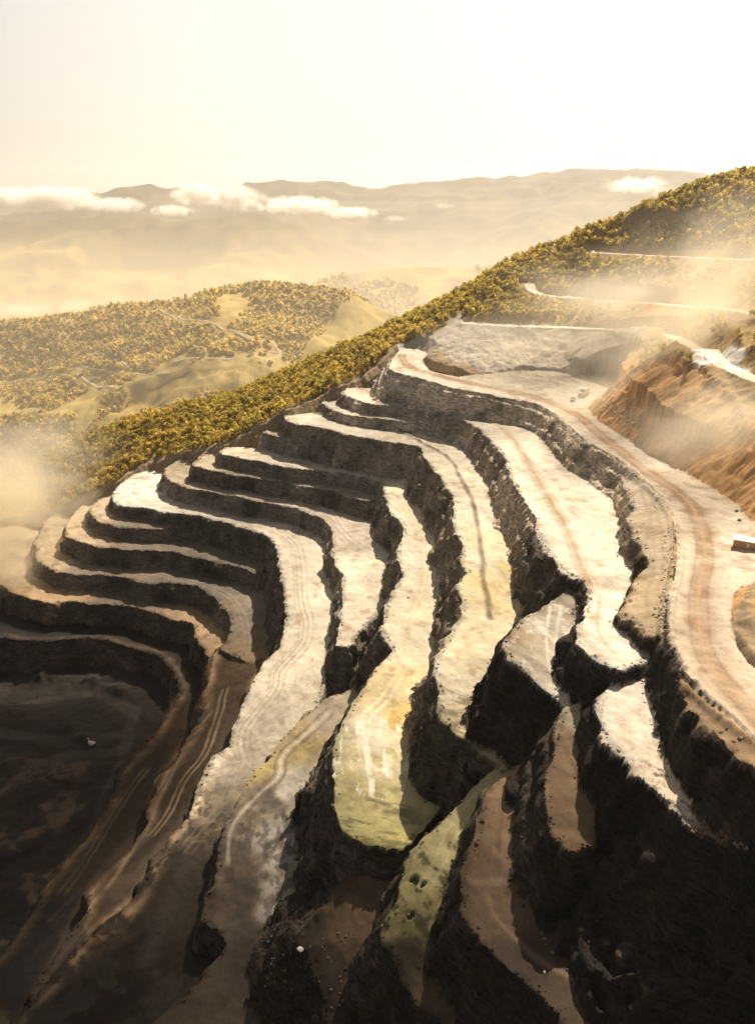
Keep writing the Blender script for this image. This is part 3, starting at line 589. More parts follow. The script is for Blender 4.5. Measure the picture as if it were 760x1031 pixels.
# ------------------------------------------------------------------ materials
def new_mat(name):
    m = bpy.data.materials.new(name); m.use_nodes = True; n = m.node_tree.nodes; n.clear()
    out = n.new('ShaderNodeOutputMaterial'); return m, n, m.node_tree.links, out
def ground_mat(name, strata=False, grain=1.0, bump=0.5, rough=0.95):
    m, n, l, out = new_mat(name)
    bs = n.new('ShaderNodeBsdfPrincipled'); bs.inputs['Roughness'].default_value = rough; bs.inputs['Specular IOR Level'].default_value = 0.15
    at = n.new('ShaderNodeAttribute'); at.attribute_name = 'tint'
    tc = n.new('ShaderNodeNewGeometry')
    def nz(scale, detail, rgh=.6, vec=None):
        t = n.new('ShaderNodeTexNoise'); t.inputs['Scale'].default_value = scale; t.inputs['Detail'].default_value = detail; t.inputs['Roughness'].default_value = rgh
        l.new(vec or tc.outputs['Position'], t.inputs['Vector']); return t
    a = nz(0.9 * grain, 10, .78)
    mp = n.new('ShaderNodeMapRange'); mp.inputs['From Min'].default_value = .3; mp.inputs['From Max'].default_value = .7
    mp.inputs['To Min'].default_value = .68 if strata else .82; mp.inputs['To Max'].default_value = 1.38 if strata else 1.16
    l.new(a.outputs['Fac'], mp.inputs['Value'])
    mul = n.new('ShaderNodeVectorMath'); mul.operation = 'SCALE'; l.new(at.outputs['Color'], mul.inputs[0]); l.new(mp.outputs[0], mul.inputs['Scale'])
    colr = mul.outputs[0]
    if not strata:          # scattered darker stones and clods
        vs_ = n.new('ShaderNodeTexVoronoi'); vs_.inputs['Scale'].default_value = .9 * grain; l.new(tc.outputs['Position'], vs_.inputs['Vector'])
        rs_ = n.new('ShaderNodeMapRange'); rs_.inputs['From Min'].default_value = .10; rs_.inputs['From Max'].default_value = .26; rs_.inputs['To Min'].default_value = .62; rs_.inputs['To Max'].default_value = 1.0
        l.new(vs_.outputs['Distance'], rs_.inputs['Value']); ms0 = n.new('ShaderNodeVectorMath'); ms0.operation = 'SCALE'; l.new(colr, ms0.inputs[0]); l.new(rs_.outputs[0], ms0.inputs['Scale']); colr = ms0.outputs[0]
    hgt = a.outputs['Fac']
    if strata:
        mpn = n.new('ShaderNodeMapping'); mpn.inputs['Rotation'].default_value = (0.5, 0.35, 0.2); mpn.inputs['Scale'].default_value = (.5, .5, 2.2)
        l.new(tc.outputs['Position'], mpn.inputs['Vector'])
        st = nz(0.55, 6, .65, mpn.outputs[0])
        r2 = n.new('ShaderNodeMapRange'); r2.inputs['From Min'].default_value = .35; r2.inputs['From Max'].default_value = .65; r2.inputs['To Min'].default_value = .5; r2.inputs['To Max'].default_value = 1.6
        l.new(st.outputs['Fac'], r2.inputs['Value'])
        m2 = n.new('ShaderNodeVectorMath'); m2.operation = 'SCALE'; l.new(colr, m2.inputs[0]); l.new(r2.outputs[0], m2.inputs['Scale']); colr = m2.outputs[0]
        vor = n.new('ShaderNodeTexVoronoi'); vor.feature = 'DISTANCE_TO_EDGE'; vor.inputs['Scale'].default_value = .45
        nzv = nz(.5, 3); mixv = n.new('ShaderNodeVectorMath'); mixv.operation = 'MULTIPLY_ADD'; mixv.inputs[1].default_value = (3, 3, 3)
        l.new(nzv.outputs['Color'], mixv.inputs[0]); l.new(tc.outputs['Position'], mixv.inputs[2]); l.new(mixv.outputs[0], vor.inputs['Vector'])
        ad = n.new('ShaderNodeMath'); ad.operation = 'MULTIPLY_ADD'; ad.inputs[1].default_value = 1.2; l.new(st.outputs['Fac'], ad.inputs[0]); l.new(hgt, ad.inputs[2])
        ad2 = n.new('ShaderNodeMath'); ad2.operation = 'MULTIPLY_ADD'; ad2.inputs[1].default_value = .8; ad2.use_clamp = False; l.new(vor.outputs['Distance'], ad2.inputs[0]); l.new(ad.outputs[0], ad2.inputs[2])
        hgt = ad2.outputs[0]
    l.new(colr, bs.inputs['Base Color'])
    bp = n.new('ShaderNodeBump'); bp.inputs['Strength'].default_value = bump; bp.inputs['Distance'].default_value = 1.6 if strata else .35
    l.new(hgt, bp.inputs['Height']); l.new(bp.outputs[0], bs.inputs['Normal']); l.new(bs.outputs[0], out.inputs['Surface'])
    return m
M_bench = ground_mat('bench_soil', False, 1.6, .38)
M_wall = ground_mat('quarry_rock', True, .8, .9)
M_hill = ground_mat('hill_soil', False, .5, .8)
M_far = ground_mat('far_slope', False, .05, .6)

def link(o): scene.collection.objects.link(o); return o
def mesh_np(name, V, F, mat, tint=None, smooth_=True, parent=None):
    me = bpy.data.meshes.new(name); k = F.shape[1]
    me.vertices.add(len(V)); me.vertices.foreach_set('co', np.ascontiguousarray(V, np.float32).ravel())
    me.loops.add(F.size); me.loops.foreach_set('vertex_index', np.ascontiguousarray(F, np.int32).ravel())
    me.polygons.add(len(F)); me.polygons.foreach_set('loop_start', np.arange(0, F.size, k, dtype=np.int32))
    me.polygons.foreach_set('use_smooth', np.full(len(F), smooth_, bool))
    me.update(calc_edges=True)
    if tint is not None:
        a = me.color_attributes.new('tint', 'FLOAT_COLOR', 'POINT'); t = np.ones((len(V), 4), np.float32); t[:, :3] = tint
        a.data.foreach_set('color', t.ravel())
    me.materials.append(mat); o = link(bpy.data.objects.new(name, me))
    if parent: o.parent = parent
    return o
def tag(o, label=None, cat=None, group=None, kind=None):
    if label: o['label'] = label
    if cat: o['category'] = cat
    if group: o['group'] = group
    if kind: o['kind'] = kind
    return o
ny_, nx_ = X.shape
idx = np.arange(ny_ * nx_).reshape(ny_, nx_)
quads = np.stack([idx[:-1, :-1], idx[:-1, 1:], idx[1:, 1:], idx[1:, :-1]], -1).reshape(-1, 4)
V = np.stack([XD, YD, HD + CZ], -1).reshape(-1, 3); TC = col.reshape(-1, 3)
fc = cls[:-1, :-1].reshape(-1).copy()
qc = np.stack([cls[:-1, :-1], cls[:-1, 1:], cls[1:, 1:], cls[1:, :-1]], -1).reshape(-1, 4)
fc = np.where((qc == 2).any(1) & (fc >= 10), 2, fc)
def part(name, mask, mat, label, cat, smooth_=True):
    F = quads[mask]
    if not len(F): return
    u, inv = np.unique(F, return_inverse=True)
    o = mesh_np(name, V[u], inv.reshape(-1, 4), mat, TC[u], smooth_); tag(o, label, cat, None, 'structure'); return o
part('hillside', (fc == 0) | (fc == 3) | (fc == 5), M_hill, 'wooded hillside rising to the right above the open pit', 'hillside')
part('hill_road', fc == 4, M_bench, 'pale dirt roads cut across the right hillside', 'road')
part('pit_floor', fc == 1, M_bench, 'dark churned floor of the pit at the lower left', 'ground')
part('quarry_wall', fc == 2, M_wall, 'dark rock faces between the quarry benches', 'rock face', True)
BL = {'haul': ('haul_road', 'wide pale haul road with brown wheel band curving down the right side', 'road'),
 'b1': 'lowest brown bench around the dark pit floor', 'b2': 'second bench up, curving round the left end of the pit',
 'ramp_brown': 'brown earth ramp running down to the lower left corner', 'b3': 'striped grey bench above the second lowest at the left', 'b4': 'thin grey bench on the left wall ending at a rock nose',
 'b5': 'short thin bench under the white one at the left', 'b6': 'long white bench with twin wheel tracks sweeping to the bottom left', 'lower_apron': 'stained grey and ochre apron with a wheel track left of the yellow bench',
 'b7': 'grey to cream bench ending in the pale patch left of the centre', 'b8': 'very thin ledge on the upper left wall', 'b9': 'cream bench widening into the yellow tongue in the middle',
 'b10': 'small grey ledge below the upper cream bench', 'b11': 'cream bench with a dark windrow line down its middle', 'yellow_ramp': 'narrow yellow ramp below the centre with dark holes',
 'brown_ramp': 'broad brown ramp curving to the bottom right of centre', 'low_spur': 'dark brown spur at the bottom with rubble slope', 'b12': 'short thin bench near the top left of the pit',
 'b13': 'bright white bench with a brown track, next below the haul road', 'nose': 'mottled grey bench nose right of the centre', 'nose_ramp': 'thin brown ramp dropping from the mottled nose',
 'white_shelf': 'bright white shelf alone above the black slope at the right', 'berm_shelf': 'brown shelf just outside the haul road'}
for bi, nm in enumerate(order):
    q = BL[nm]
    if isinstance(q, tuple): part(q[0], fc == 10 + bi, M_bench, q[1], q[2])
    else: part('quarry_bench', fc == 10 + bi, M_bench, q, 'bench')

# ------------------------------------------------------------------ the country beyond: one sheet to the horizon
dist_rows = np.concatenate([np.arange(560, 1500, 6.0), np.arange(1500, 2700, 16.0), np.geomspace(2700, 14000, 150)])
tv = np.linspace(-1.15, 1.15, 420)
FX = dist_rows[:, None] * tv[None, :] * 0.75; FY = np.repeat(dist_rows[:, None], len(tv), 1)
FZ = far_h(FX, FY)
nearx = (np.abs(FX) < 560) & (FY < 1110)
inn = (FX > -420) & (FX < 550) & (FY < 1090)
FZ = np.where(inn & (FY > 905), FZ - 4, np.where(inn, np.minimum(FZ, -430), FZ))
fcN = fnoise(FX, FY, 90, 451, 4); fcM = fnoise(FX, FY, 300, 461, 4)
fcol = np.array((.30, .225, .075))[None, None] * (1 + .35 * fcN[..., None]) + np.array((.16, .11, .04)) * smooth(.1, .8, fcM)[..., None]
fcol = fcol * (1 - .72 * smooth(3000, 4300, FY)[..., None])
fi = np.arange(FX.size).reshape(FX.shape)
FQ = np.stack([fi[:-1, :-1], fi[:-1, 1:], fi[1:, 1:], fi[1:, :-1]], -1).reshape(-1, 4)
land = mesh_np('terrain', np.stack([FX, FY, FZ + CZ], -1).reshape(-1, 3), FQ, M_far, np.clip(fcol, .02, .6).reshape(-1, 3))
tag(land, 'hazy forested hills and mountains beyond the quarry', 'terrain', None, 'structure')
# ------------------------------------------------------------------ a height lookup for everything that stands on the ground
def ground(x, y):
    x = np.atleast_1d(np.asarray(x, float)); y = np.atleast_1d(np.asarray(y, float))
    i = np.clip(np.searchsorted(gx, x) - 1, 0, len(gx) - 2); j = np.clip(np.searchsorted(gy, y) - 1, 0, len(gy) - 2)
    fx = np.clip((x - gx[i]) / (gx[i + 1] - gx[i]), 0, 1); fy = np.clip((y - gy[j]) / (gy[j + 1] - gy[j]), 0, 1)
    return (HD[j, i] * (1 - fx) * (1 - fy) + HD[j, i + 1] * fx * (1 - fy) + HD[j + 1, i] * (1 - fx) * fy + HD[j + 1, i + 1] * fx * fy)
def lookup(A, x, y):
    i = np.clip(np.searchsorted(gx, x) - 1, 0, len(gx) - 2); j = np.clip(np.searchsorted(gy, y) - 1, 0, len(gy) - 2); return A[j, i]
def hit(u, v, z0):              # where a sight line meets the quarry surface (fixed point, then march)
    r = ray(u, v); t = np.linspace(60, 1000, 4000); x, y, z = r[0] * t, r[1] * t, r[2] * t
    f = z - ground(x, y); i = int(np.argmax(f < 0)); return np.array([x[i], y[i], float(ground(x[i], y[i])[0])])
def project(x, y, z):
    dp_ = y * _cp - z * _sp; up_ = y * _sp + z * _cp
    return 380 + FOC * x / dp_, 515.5 - FOC * up_ / dp_, dp_
rng = np.random.RandomState(11)

# ------------------------------------------------------------------ trees
def leaf_mat(name, base, var):
    m, n, l, out = new_mat(name)
    at = n.new('ShaderNodeAttribute'); at.attribute_name = 'tint'
    g = n.new('ShaderNodeNewGeometry'); t = n.new('ShaderNodeTexNoise'); t.inputs['Scale'].default_value = .035; t.inputs['Detail'].default_value = 4
    l.new(g.outputs['Position'], t.inputs['Vector'])
    mx = n.new('ShaderNodeMix'); mx.data_type = 'RGBA'; mx.inputs['A'].default_value = base + (1,); mx.inputs['B'].default_value = var + (1,)
    r = n.new('ShaderNodeMapRange'); r.inputs['From Min'].default_value = .38; r.inputs['From Max'].default_value = .62; l.new(t.outputs['Fac'], r.inputs['Value']); l.new(r.outputs[0], mx.inputs['Factor'])
    mu = n.new('ShaderNodeMix'); mu.data_type = 'RGBA'; mu.blend_type = 'MULTIPLY'; mu.inputs['Factor'].default_value = 1; l.new(mx.outputs['Result'], mu.inputs['A']); l.new(at.outputs['Color'], mu.inputs['B'])
    df = n.new('ShaderNodeBsdfDiffuse'); tr = n.new('ShaderNodeBsdfTranslucent'); ms = n.new('ShaderNodeMixShader'); ms.inputs[0].default_value = .6
    l.new(mu.outputs['Result'], df.inputs[0]); l.new(mu.outputs['Result'], tr.inputs[0]); l.new(df.outputs[0], ms.inputs[1]); l.new(tr.outputs[0], ms.inputs[2]); l.new(ms.outputs[0], out.inputs['Surface'])
    return m
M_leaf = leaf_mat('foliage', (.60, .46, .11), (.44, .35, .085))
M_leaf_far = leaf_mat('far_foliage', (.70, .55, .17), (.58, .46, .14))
def plain_mat(name, c, rough=.7, metal=0.0, noise=.25, scale=3.0):
    m, n, l, out = new_mat(name); bs = n.new('ShaderNodeBsdfPrincipled'); bs.inputs['Roughness'].default_value = rough; bs.inputs['Metallic'].default_value = metal
    t = n.new('ShaderNodeTexNoise'); t.inputs['Scale'].default_value = scale; t.inputs['Detail'].default_value = 6
    g = n.new('ShaderNodeTexCoord'); l.new(g.outputs['Object'], t.inputs['Vector'])
    r = n.new('ShaderNodeMapRange'); r.inputs['To Min'].default_value = 1 - noise; r.inputs['To Max'].default_value = 1 + noise * .6; r.inputs['From Min'].default_value = .3; r.inputs['From Max'].default_value = .7
    l.new(t.outputs['Fac'], r.inputs['Value']); sc_ = n.new('ShaderNodeVectorMath'); sc_.operation = 'SCALE'; sc_.inputs[0].default_value = c; l.new(r.outputs[0], sc_.inputs['Scale'])
    l.new(sc_.outputs[0], bs.inputs['Base Color']); l.new(bs.outputs[0], out.inputs['Surface']); return m
M_bark = plain_mat('bark', (.09, .07, .05), .9)
def crown_np(rs, n, h, r, leaf, lobes=7):
    c0 = rs.normal(size=(lobes, 3)); c0 /= np.linalg.norm(c0, axis=1)[:, None]
    c0 = c0 * np.array([r * .55, r * .55, h * .24]) + np.array([0, 0, h * .62]); rad = r * rs.uniform(.38, .62, lobes)
    k = rs.randint(0, lobes, n); d = rs.normal(size=(n, 3)); d /= np.linalg.norm(d, axis=1)[:, None]
    P = c0[k] + d * rad[k][:, None] * (rs.uniform(.55, 1.08, n) ** .6)[:, None] * np.array([1, 1, .85])
    a = rs.normal(size=(n, 3)); a /= np.linalg.norm(a, axis=1)[:, None]; b = np.cross(a, rs.normal(size=(n, 3))); b /= np.linalg.norm(b, axis=1)[:, None]
    s = leaf * rs.uniform(.6, 1.3, n)[:, None]
    V = np.stack([P - a * s - b * s * .6, P + a * s - b * s * .7, P + a * s * .8 + b * s, P - a * s * .7 + b * s * .8], 1)
    T = np.repeat((rs.uniform(.7, 1.25, lobes)[k] * rs.uniform(.8, 1.2, n))[:, None], 4, 1)
    return V.reshape(-1, 3), T.reshape(-1)
def trunk_np(rs, h, r0, limbs=3):
    V = []; F = []
    def tube(p, q, ra, rb, n=6):
        p = np.array(p, float); q = np.array(q, float); d = q - p; d /= np.linalg.norm(d); a = np.cross(d, [0.3, 1, 0.1]); a /= np.linalg.norm(a); b = np.cross(d, a); s0 = len(V)
        for (c, rr) in ((p, ra), (q, rb)):
            for i in range(n): an = 2 * math.pi * i / n; V.append(c + (a * math.cos(an) + b * math.sin(an)) * rr)
        for i in range(n): F.append((s0 + i, s0 + (i + 1) % n, s0 + n + (i + 1) % n, s0 + n + i))
    top = (rs.uniform(-.2, .2), rs.uniform(-.2, .2), h * .55); tube((0, 0, -.6), top, r0, r0 * .6)
    for i in range(limbs):
        a = 2 * math.pi * (i + rs.rand()) / limbs; tube((top[0] * .8, top[1] * .8, h * .42), (math.cos(a) * h * .2, math.sin(a) * h * .2, h * .75), r0 * .5, r0 * .2)
    return np.array(V), np.array(F)
# where trees grow on the near hill: thick towards the skyline, thin on the dusty slopes over the road
cand_x = rng.uniform(-330, 540, 90000); cand_y = rng.uniform(360, 830, 90000)
cz = ground(cand_x, cand_y); cc_ = lookup(cls, cand_x, cand_y); cdp = lookup(dp, cand_x, cand_y); cms = lookup(msc[..., 0], cand_x, cand_y)
pu, pv, pd = project(cand_x, cand_y, cz + 4)
sky_u = np.array([p[0] for p in HILL[:16]][::-1], float); sky_v = np.array([p[1] for p in HILL[:16]][::-1], float)
below = pv - np.interp(pu, sky_u, sky_v)                   # only used to thin the planting away from the ridge top
e2 = smooth(430, 640, pu)
den = np.where(pu < 430, 1.0, 1.0 - e2 * smooth(25, 75, below) * .86) * (0.78 + 0.3 * fbm2(cand_x, cand_y, 38, 3, 501) + .1)
den = np.clip(den, .03, 1)
trk = np.full(len(cand_x), 99.0)
for P_, w_ in TRACKS.values(): trk = np.minimum(trk, line_dist(P_, cand_x.astype(np.float32), cand_y.astype(np.float32))[0] - w_)
ok = (cc_ == 0) & (cdp > 3 + 2 * noise2(cand_x / 20, cand_y / 20, 9)) & (cms < .2) & (trk > 5) & (rng.rand(len(cand_x)) < den) & (pu > -60) & (pu < 830) & ~((pu > 412) & (pu < 500) & (pv > 336) & (pv < 390))
# seen from the drone or near enough to the skyline to matter from a step aside
def visible(x, y, z):
    vis = np.ones(len(x), bool); b = np.zeros(len(x))
    for t in np.linspace(.35, .985, 90):
        gz = ground(x * t, y * t); b = np.maximum(b, gz - z * t)
    return b
ix = np.where(ok)[0]
hid = visible(cand_x[ix], cand_y[ix], cz[ix] + 7); ix = ix[hid < 12]
# poisson-like thinning
keep = []; gridc = {}
for i in ix:
    key = (int(cand_x[i] // 3.2), int(cand_y[i] // 3.2))
    if key in gridc: continue
    gridc[key] = i; keep.append(i)
keep = np.array(keep); vis_k = visible(cand_x[keep], cand_y[keep], cz[keep] + 4) < 0
onscr = vis_k & (pu[keep] > 0) & (pu[keep] < 760)
rank = np.where(onscr, pd[keep], 1e9); o_ = np.argsort(rank); solo = keep[o_[:290]]; rest = keep[o_[290:]]
variants = []
for k in range(6):
    rs = np.random.RandomState(40 + k); h = [6.0, 7.2, 5.0, 6.6, 8.0, 4.4][k]; r = [2.9, 3.0, 2.7, 3.4, 2.8, 2.3][k]
    cv, ct = crown_np(rs, 300, h, r, .42, 8); tv_, tf = trunk_np(rs, h, .2)
    cm = mesh_np('crown', cv, np.arange(len(cv)).reshape(-1, 4), M_leaf, np.repeat(ct[:, None], 3, 1), False)
    tm = mesh_np('trunk', tv_, tf, M_bark, None, True)
    variants.append((cm, tm))
def zone(u, v):
    if u < 130: return 'yellow-green tree in the dusty wood at the far left rim of the pit', 'trees at the far left rim'
    if u < 300: return 'yellow-green tree in the wood along the rim above the left benches', 'trees along the left rim'
    if u < 450: return 'yellow-green tree on the narrow wooded ridge left of the haul road start', 'trees on the ridge above the benches'
    vh = np.interp(u, [594, 626, 700, 765], [254, 256, 259, 262]); vm = np.interp(u, [533, 560, 613, 665, 718, 760], [290, 299, 303, 306, 310, 316])
    if u < 545: return 'bushy tree between the wooded ridge and the grey scar above the quarry yard', 'trees above the grey scar'
    if v < vh - 2: return 'tree in the wood above the highest hill road at the right', 'trees above the highest hill road'
    if v < vm - 2: return 'bushy tree on the tan slope between the highest and the middle hill road', 'trees between the two upper hill roads'
    return 'low bushy tree on the dusty slope below the middle hill road', 'trees below the middle hill road'
used_v = set()
for i in solo:
    k = rng.randint(6); cm, tm = variants[k]
    e = link(bpy.data.objects.new('hillside_tree', None)); e.empty_display_size = .5
    e.location = (cand_x[i], cand_y[i], cz[i] + CZ - .15); e.rotation_euler = (0, 0, rng.uniform(0, 6.28)); s = rng.uniform(.4, 1.08); e.scale = (s, s, s * rng.uniform(.85, 1.1))
    lb, gr = zone(pu[i], pv[i]); tag(e, lb, 'tree', gr)
    if k in used_v: c1, t1 = cm.copy(), tm.copy(); link(c1); link(t1)
    else: c1, t1 = cm, tm; used_v.add(k)
    c1.parent = e; t1.parent = e
for k, (cm, tm) in enumerate(variants):
    if k not in used_v: bpy.data.objects.remove(cm); bpy.data.objects.remove(tm)
def forest(name, xs, ys, zs, nv, nleaf, leaf, scale, mat, label, seed, trunks=False):
    rs = np.random.RandomState(seed); vr = [crown_np(np.random.RandomState(seed + k), nleaf, 6.5, 3.0, leaf, 7) for k in range(nv)]
    Vs, Ts = [], []
    for k in range(nv):
        m = (np.arange(len(xs)) % nv) == k; n = m.sum(); cv, ct = vr[k]
        a = rs.uniform(0, 6.28, n); s = (.5 + .8 * rs.rand(n) ** 1.6) * scale; ca, sa = np.cos(a), np.sin(a)
        x = (cv[None, :, 0] * ca[:, None] - cv[None, :, 1] * sa[:, None]) * s[:, None] + xs[m][:, None]
        y = (cv[None, :, 0] * sa[:, None] + cv[None, :, 1] * ca[:, None]) * s[:, None] + ys[m][:, None]
        z = cv[None, :, 2] * (s * rs.uniform(.85, 1.15, n))[:, None] + zs[m][:, None] + CZ - .3 * scale
        Vs.append(np.stack([x, y, z], -1).reshape(-1, 3)); Ts.append((ct[None, :] * rs.uniform(.75, 1.25, n)[:, None]).reshape(-1))
    Vv = np.concatenate(Vs); T = np.concatenate(Ts)
    o = mesh_np(name, Vv, np.arange(len(Vv)).reshape(-1, 4), mat, np.repeat(T[:, None], 3, 1), False)
    return tag(o, label, 'forest', None, 'stuff')
forest('ridge_forest', cand_x[rest], cand_y[rest], cz[rest], 6, 90, .6, .80, M_leaf, 'sunlit yellow-green forest covering the ridge above the pit and the right hill', 900)
# low scrub on the dusty slopes
sx_ = rng.uniform(40, 480, 9000); sy_ = rng.uniform(260, 720, 9000); sc_ok = np.isin(lookup(cls, sx_, sy_), (0, 3, 5)) & (fbm2(sx_, sy_, 30, 3, 510) > -.1) & (lookup(msc[..., 0], sx_, sy_) < .3)
sx_, sy_ = sx_[sc_ok], sy_[sc_ok]
sm = forest('slope_scrub', sx_, sy_, ground(sx_, sy_), 3, 16, .55, .22, M_leaf, 'low dry scrub scattered over the tan slope at the right', 950)
# the wood on the lower hill across the valley
n = 42000
fy_ = rng.uniform(760, 1470, n); fx_ = rng.uniform(-1, 1, n) * fy_ * .62 - 60
fz_ = np.where((fx_ > -430) & (fy_ < 1095), ground(fx_, fy_), far_h(fx_, fy_)); fu, fv, fd = project(fx_, fy_, fz_ + 5)
okf = (fu > -40) & (fu < 560) & (fv > 270) & (fbm2(fx_, fy_, 120, 4, 521) + .35 > -.15 + .9 * smooth(300, 470, fu)) & (fy_ > 830)
FT = [([(160,312),(190,322),(225,333),(252,343)], 5), ([(75,372),(100,374),(135,376),(172,376)], 5), ([(88,357),(112,364),(135,374)], 4), ([(175,365),(225,362),(262,352),(285,357)], 5), ([(240,338),(275,345),(282,357),(262,365)], 5), ([(0,385),(60,378),(120,392)], 5)]
def far_hit(u, v):
    r = ray(u, v); y = np.linspace(800, 1500, 900); t = y / r[1]; f = r[2] * t - far_h(r[0] * t, y); i = int(np.argmax(f < 0)) if (f < 0).any() else 899
    return np.array([r[0] * t[i], y[i], float(far_h(np.array([r[0] * t[i]]), y[i:i + 1])[0])])
tdist = np.full(n, 99.0)
for pl, w_ in FT:
    P_ = np.array([far_hit(u, v) for u, v in pl]); q = [P_[0]]
    for a, b in zip(P_[:-1], P_[1:]): q += [a + (b - a) * t for t in (1 / 6, 2 / 6, 3 / 6, 4 / 6, 5 / 6, 1)]
    q = np.array(q); tdist = np.minimum(tdist, line_dist(q, fx_.astype(np.float32), fy_.astype(np.float32))[0] - w_)
    dirs = np.gradient(q[:, :2], axis=0); dirs /= np.linalg.norm(dirs, axis=1)[:, None] + 1e-9; nrm_ = np.stack([-dirs[:, 1], dirs[:, 0]], 1)
    rows = []
    for off in (-1.5, -.5, .5, 1.5):
        pp = q[:, :2] + nrm_ * w_ * off * .5; rows.append(np.c_[pp, far_h(pp[:, 0], pp[:, 1]) + CZ + (1.2 if abs(off) < 1 else -.8)])
    Vv = np.concatenate(rows); m_ = len(q); Fq = np.array([(r * m_ + i, r * m_ + i + 1, (r + 1) * m_ + i + 1, (r + 1) * m_ + i) for r in range(3) for i in range(m_ - 1)])
    t_o = mesh_np('forest_track', Vv, Fq, M_bench, np.tile((.42, .34, .22), (len(Vv), 1)), True); tag(t_o, 'pale dirt track through the wood across the valley', 'track', None, 'structure')
okf &= tdist > 3
forest('valley_forest', fx_[okf], fy_[okf], fz_[okf], 5, 22, 1.5, .92, M_leaf_far, 'soft golden woodland on the low hill across the valley', 970)

n = 16000
bx_ = rng.uniform(-1, 1, n); by_ = rng.uniform(1600, 2700, n); bx_ = bx_ * by_ * .6; bz_ = far_h(bx_, by_); bu, bv, bd = project(bx_, by_, bz_ + 6)
okb = (bu > -30) & (bu < 620) & (bv > 262) & (fbm2(bx_, by_, 200, 4, 531) > -.25)
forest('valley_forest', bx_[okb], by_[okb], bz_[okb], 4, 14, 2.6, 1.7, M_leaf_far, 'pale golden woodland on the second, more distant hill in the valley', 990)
# ------------------------------------------------------------------ the air
def box_obj(name, lo, hi, mat):
    x0, y0, z0 = lo; x1, y1, z1 = hi
    V = np.array([(x, y, z) for z in (z0, z1) for y in (y0, y1) for x in (x0, x1)], float)
    F = np.array([(0, 2, 3, 1), (4, 5, 7, 6), (0, 1, 5, 4), (2, 6, 7, 3), (0, 4, 6, 2), (1, 3, 7, 5)])
    return mesh_np(name, V, F, mat, None, False)
def vol_mat(name, color, density, aniso):
    m, n, l, out = new_mat(name); v = n.new('ShaderNodeVolumePrincipled')
    v.inputs['Color'].default_value = color + (1,); v.inputs['Density'].default_value = density; v.inputs['Anisotropy'].default_value = aniso
    l.new(v.outputs[0], out.inputs['Volume']); return m
hz = box_obj('haze', (-17000, -400, CZ - 760), (17000, 16000, CZ + 640), vol_mat('haze_air', (.95, .93, .89), 4.6e-5, .5))
tag(hz, 'pale warm haze lying over the whole valley', 'haze', None, 'stuff')
mist_hi = vol_mat('valley_mist_thin', (1.0, .94, .84), 3.2e-5, .5); mist_lo = vol_mat('valley_mist_air', (1.0, .93, .80), 1.1e-4, .5)
for i, (zt_, y1_) in enumerate([(75, 4300), (10, 4000), (-45, 3700), (-100, 3400), (-150, 3100), (-200, 2800), (-260, 2500)]):
    ms_ = box_obj('valley_mist', (-9000 - 50 * i, 660 + 9 * i, CZ - 700 - 3 * i), (9000 + 50 * i, y1_, CZ + zt_), mist_hi if i < 3 else mist_lo)
    tag(ms_, 'golden mist filling the valley beyond the ridge', 'mist', 'mist layers in the valley', 'stuff')
def puff_mat(name, color, dens, aniso, nscale, thr, soft=1.2, seed=0.0, stretch=(1, 1, 1), gain=3.0):
    m, n, l, out = new_mat(name); v = n.new('ShaderNodeVolumePrincipled'); v.inputs['Color'].default_value = color + (1,); v.inputs['Anisotropy'].default_value = aniso
    tc = n.new('ShaderNodeTexCoord'); ln = n.new('ShaderNodeVectorMath'); ln.operation = 'LENGTH'; l.new(tc.outputs['Object'], ln.inputs[0])
    fall = n.new('ShaderNodeMapRange'); fall.inputs['From Min'].default_value = 1.0; fall.inputs['From Max'].default_value = .15; fall.inputs['To Min'].default_value = 0; fall.inputs['To Max'].default_value = 1; l.new(ln.outputs['Value'], fall.inputs['Value'])
    mp = n.new('ShaderNodeMapping'); mp.inputs['Location'].default_value = (seed, seed * 1.7, seed * .3); mp.inputs['Scale'].default_value = stretch; l.new(tc.outputs['Object'], mp.inputs['Vector'])
    t = n.new('ShaderNodeTexNoise'); t.inputs['Scale'].default_value = nscale; t.inputs['Detail'].default_value = 4.5; t.inputs['Roughness'].default_value = .6; l.new(mp.outputs[0], t.inputs['Vector'])
    nm = n.new('ShaderNodeMath'); nm.operation = 'MULTIPLY_ADD'; nm.inputs[1].default_value = gain; nm.inputs[2].default_value = -gain / 2 - thr; l.new(t.outputs['Fac'], nm.inputs[0])
    sm_ = n.new('ShaderNodeMath'); sm_.operation = 'MULTIPLY_ADD'; sm_.inputs[1].default_value = soft; l.new(fall.outputs[0], sm_.inputs[0]); l.new(nm.outputs[0], sm_.inputs[2])
    ml = n.new('ShaderNodeMath'); ml.operation = 'MULTIPLY'; ml.use_clamp = True; l.new(sm_.outputs[0], ml.inputs[0]); l.new(fall.outputs[0], ml.inputs[1])
    dn = n.new('ShaderNodeMath'); dn.operation = 'MULTIPLY'; dn.inputs[1].default_value = dens; l.new(ml.outputs[0], dn.inputs[0]); l.new(dn.outputs[0], v.inputs['Density'])
    l.new(v.outputs[0], out.inputs['Volume']); return m
import bmesh
def ell(name, loc, size, mat, rot=(0, 0, 0)):
    bm = bmesh.new(); bmesh.ops.create_icosphere(bm, subdivisions=3, radius=1.0); me = bpy.data.meshes.new(name); bm.to_mesh(me); bm.free(); me.materials.append(mat)
    o = link(bpy.data.objects.new(name, me)); o.location = loc; o.scale = size; o.rotation_euler = rot; return o
def px(u, v, y):
    p = at_y(u, v, y); return (p[0], p[1], p[2] + CZ)
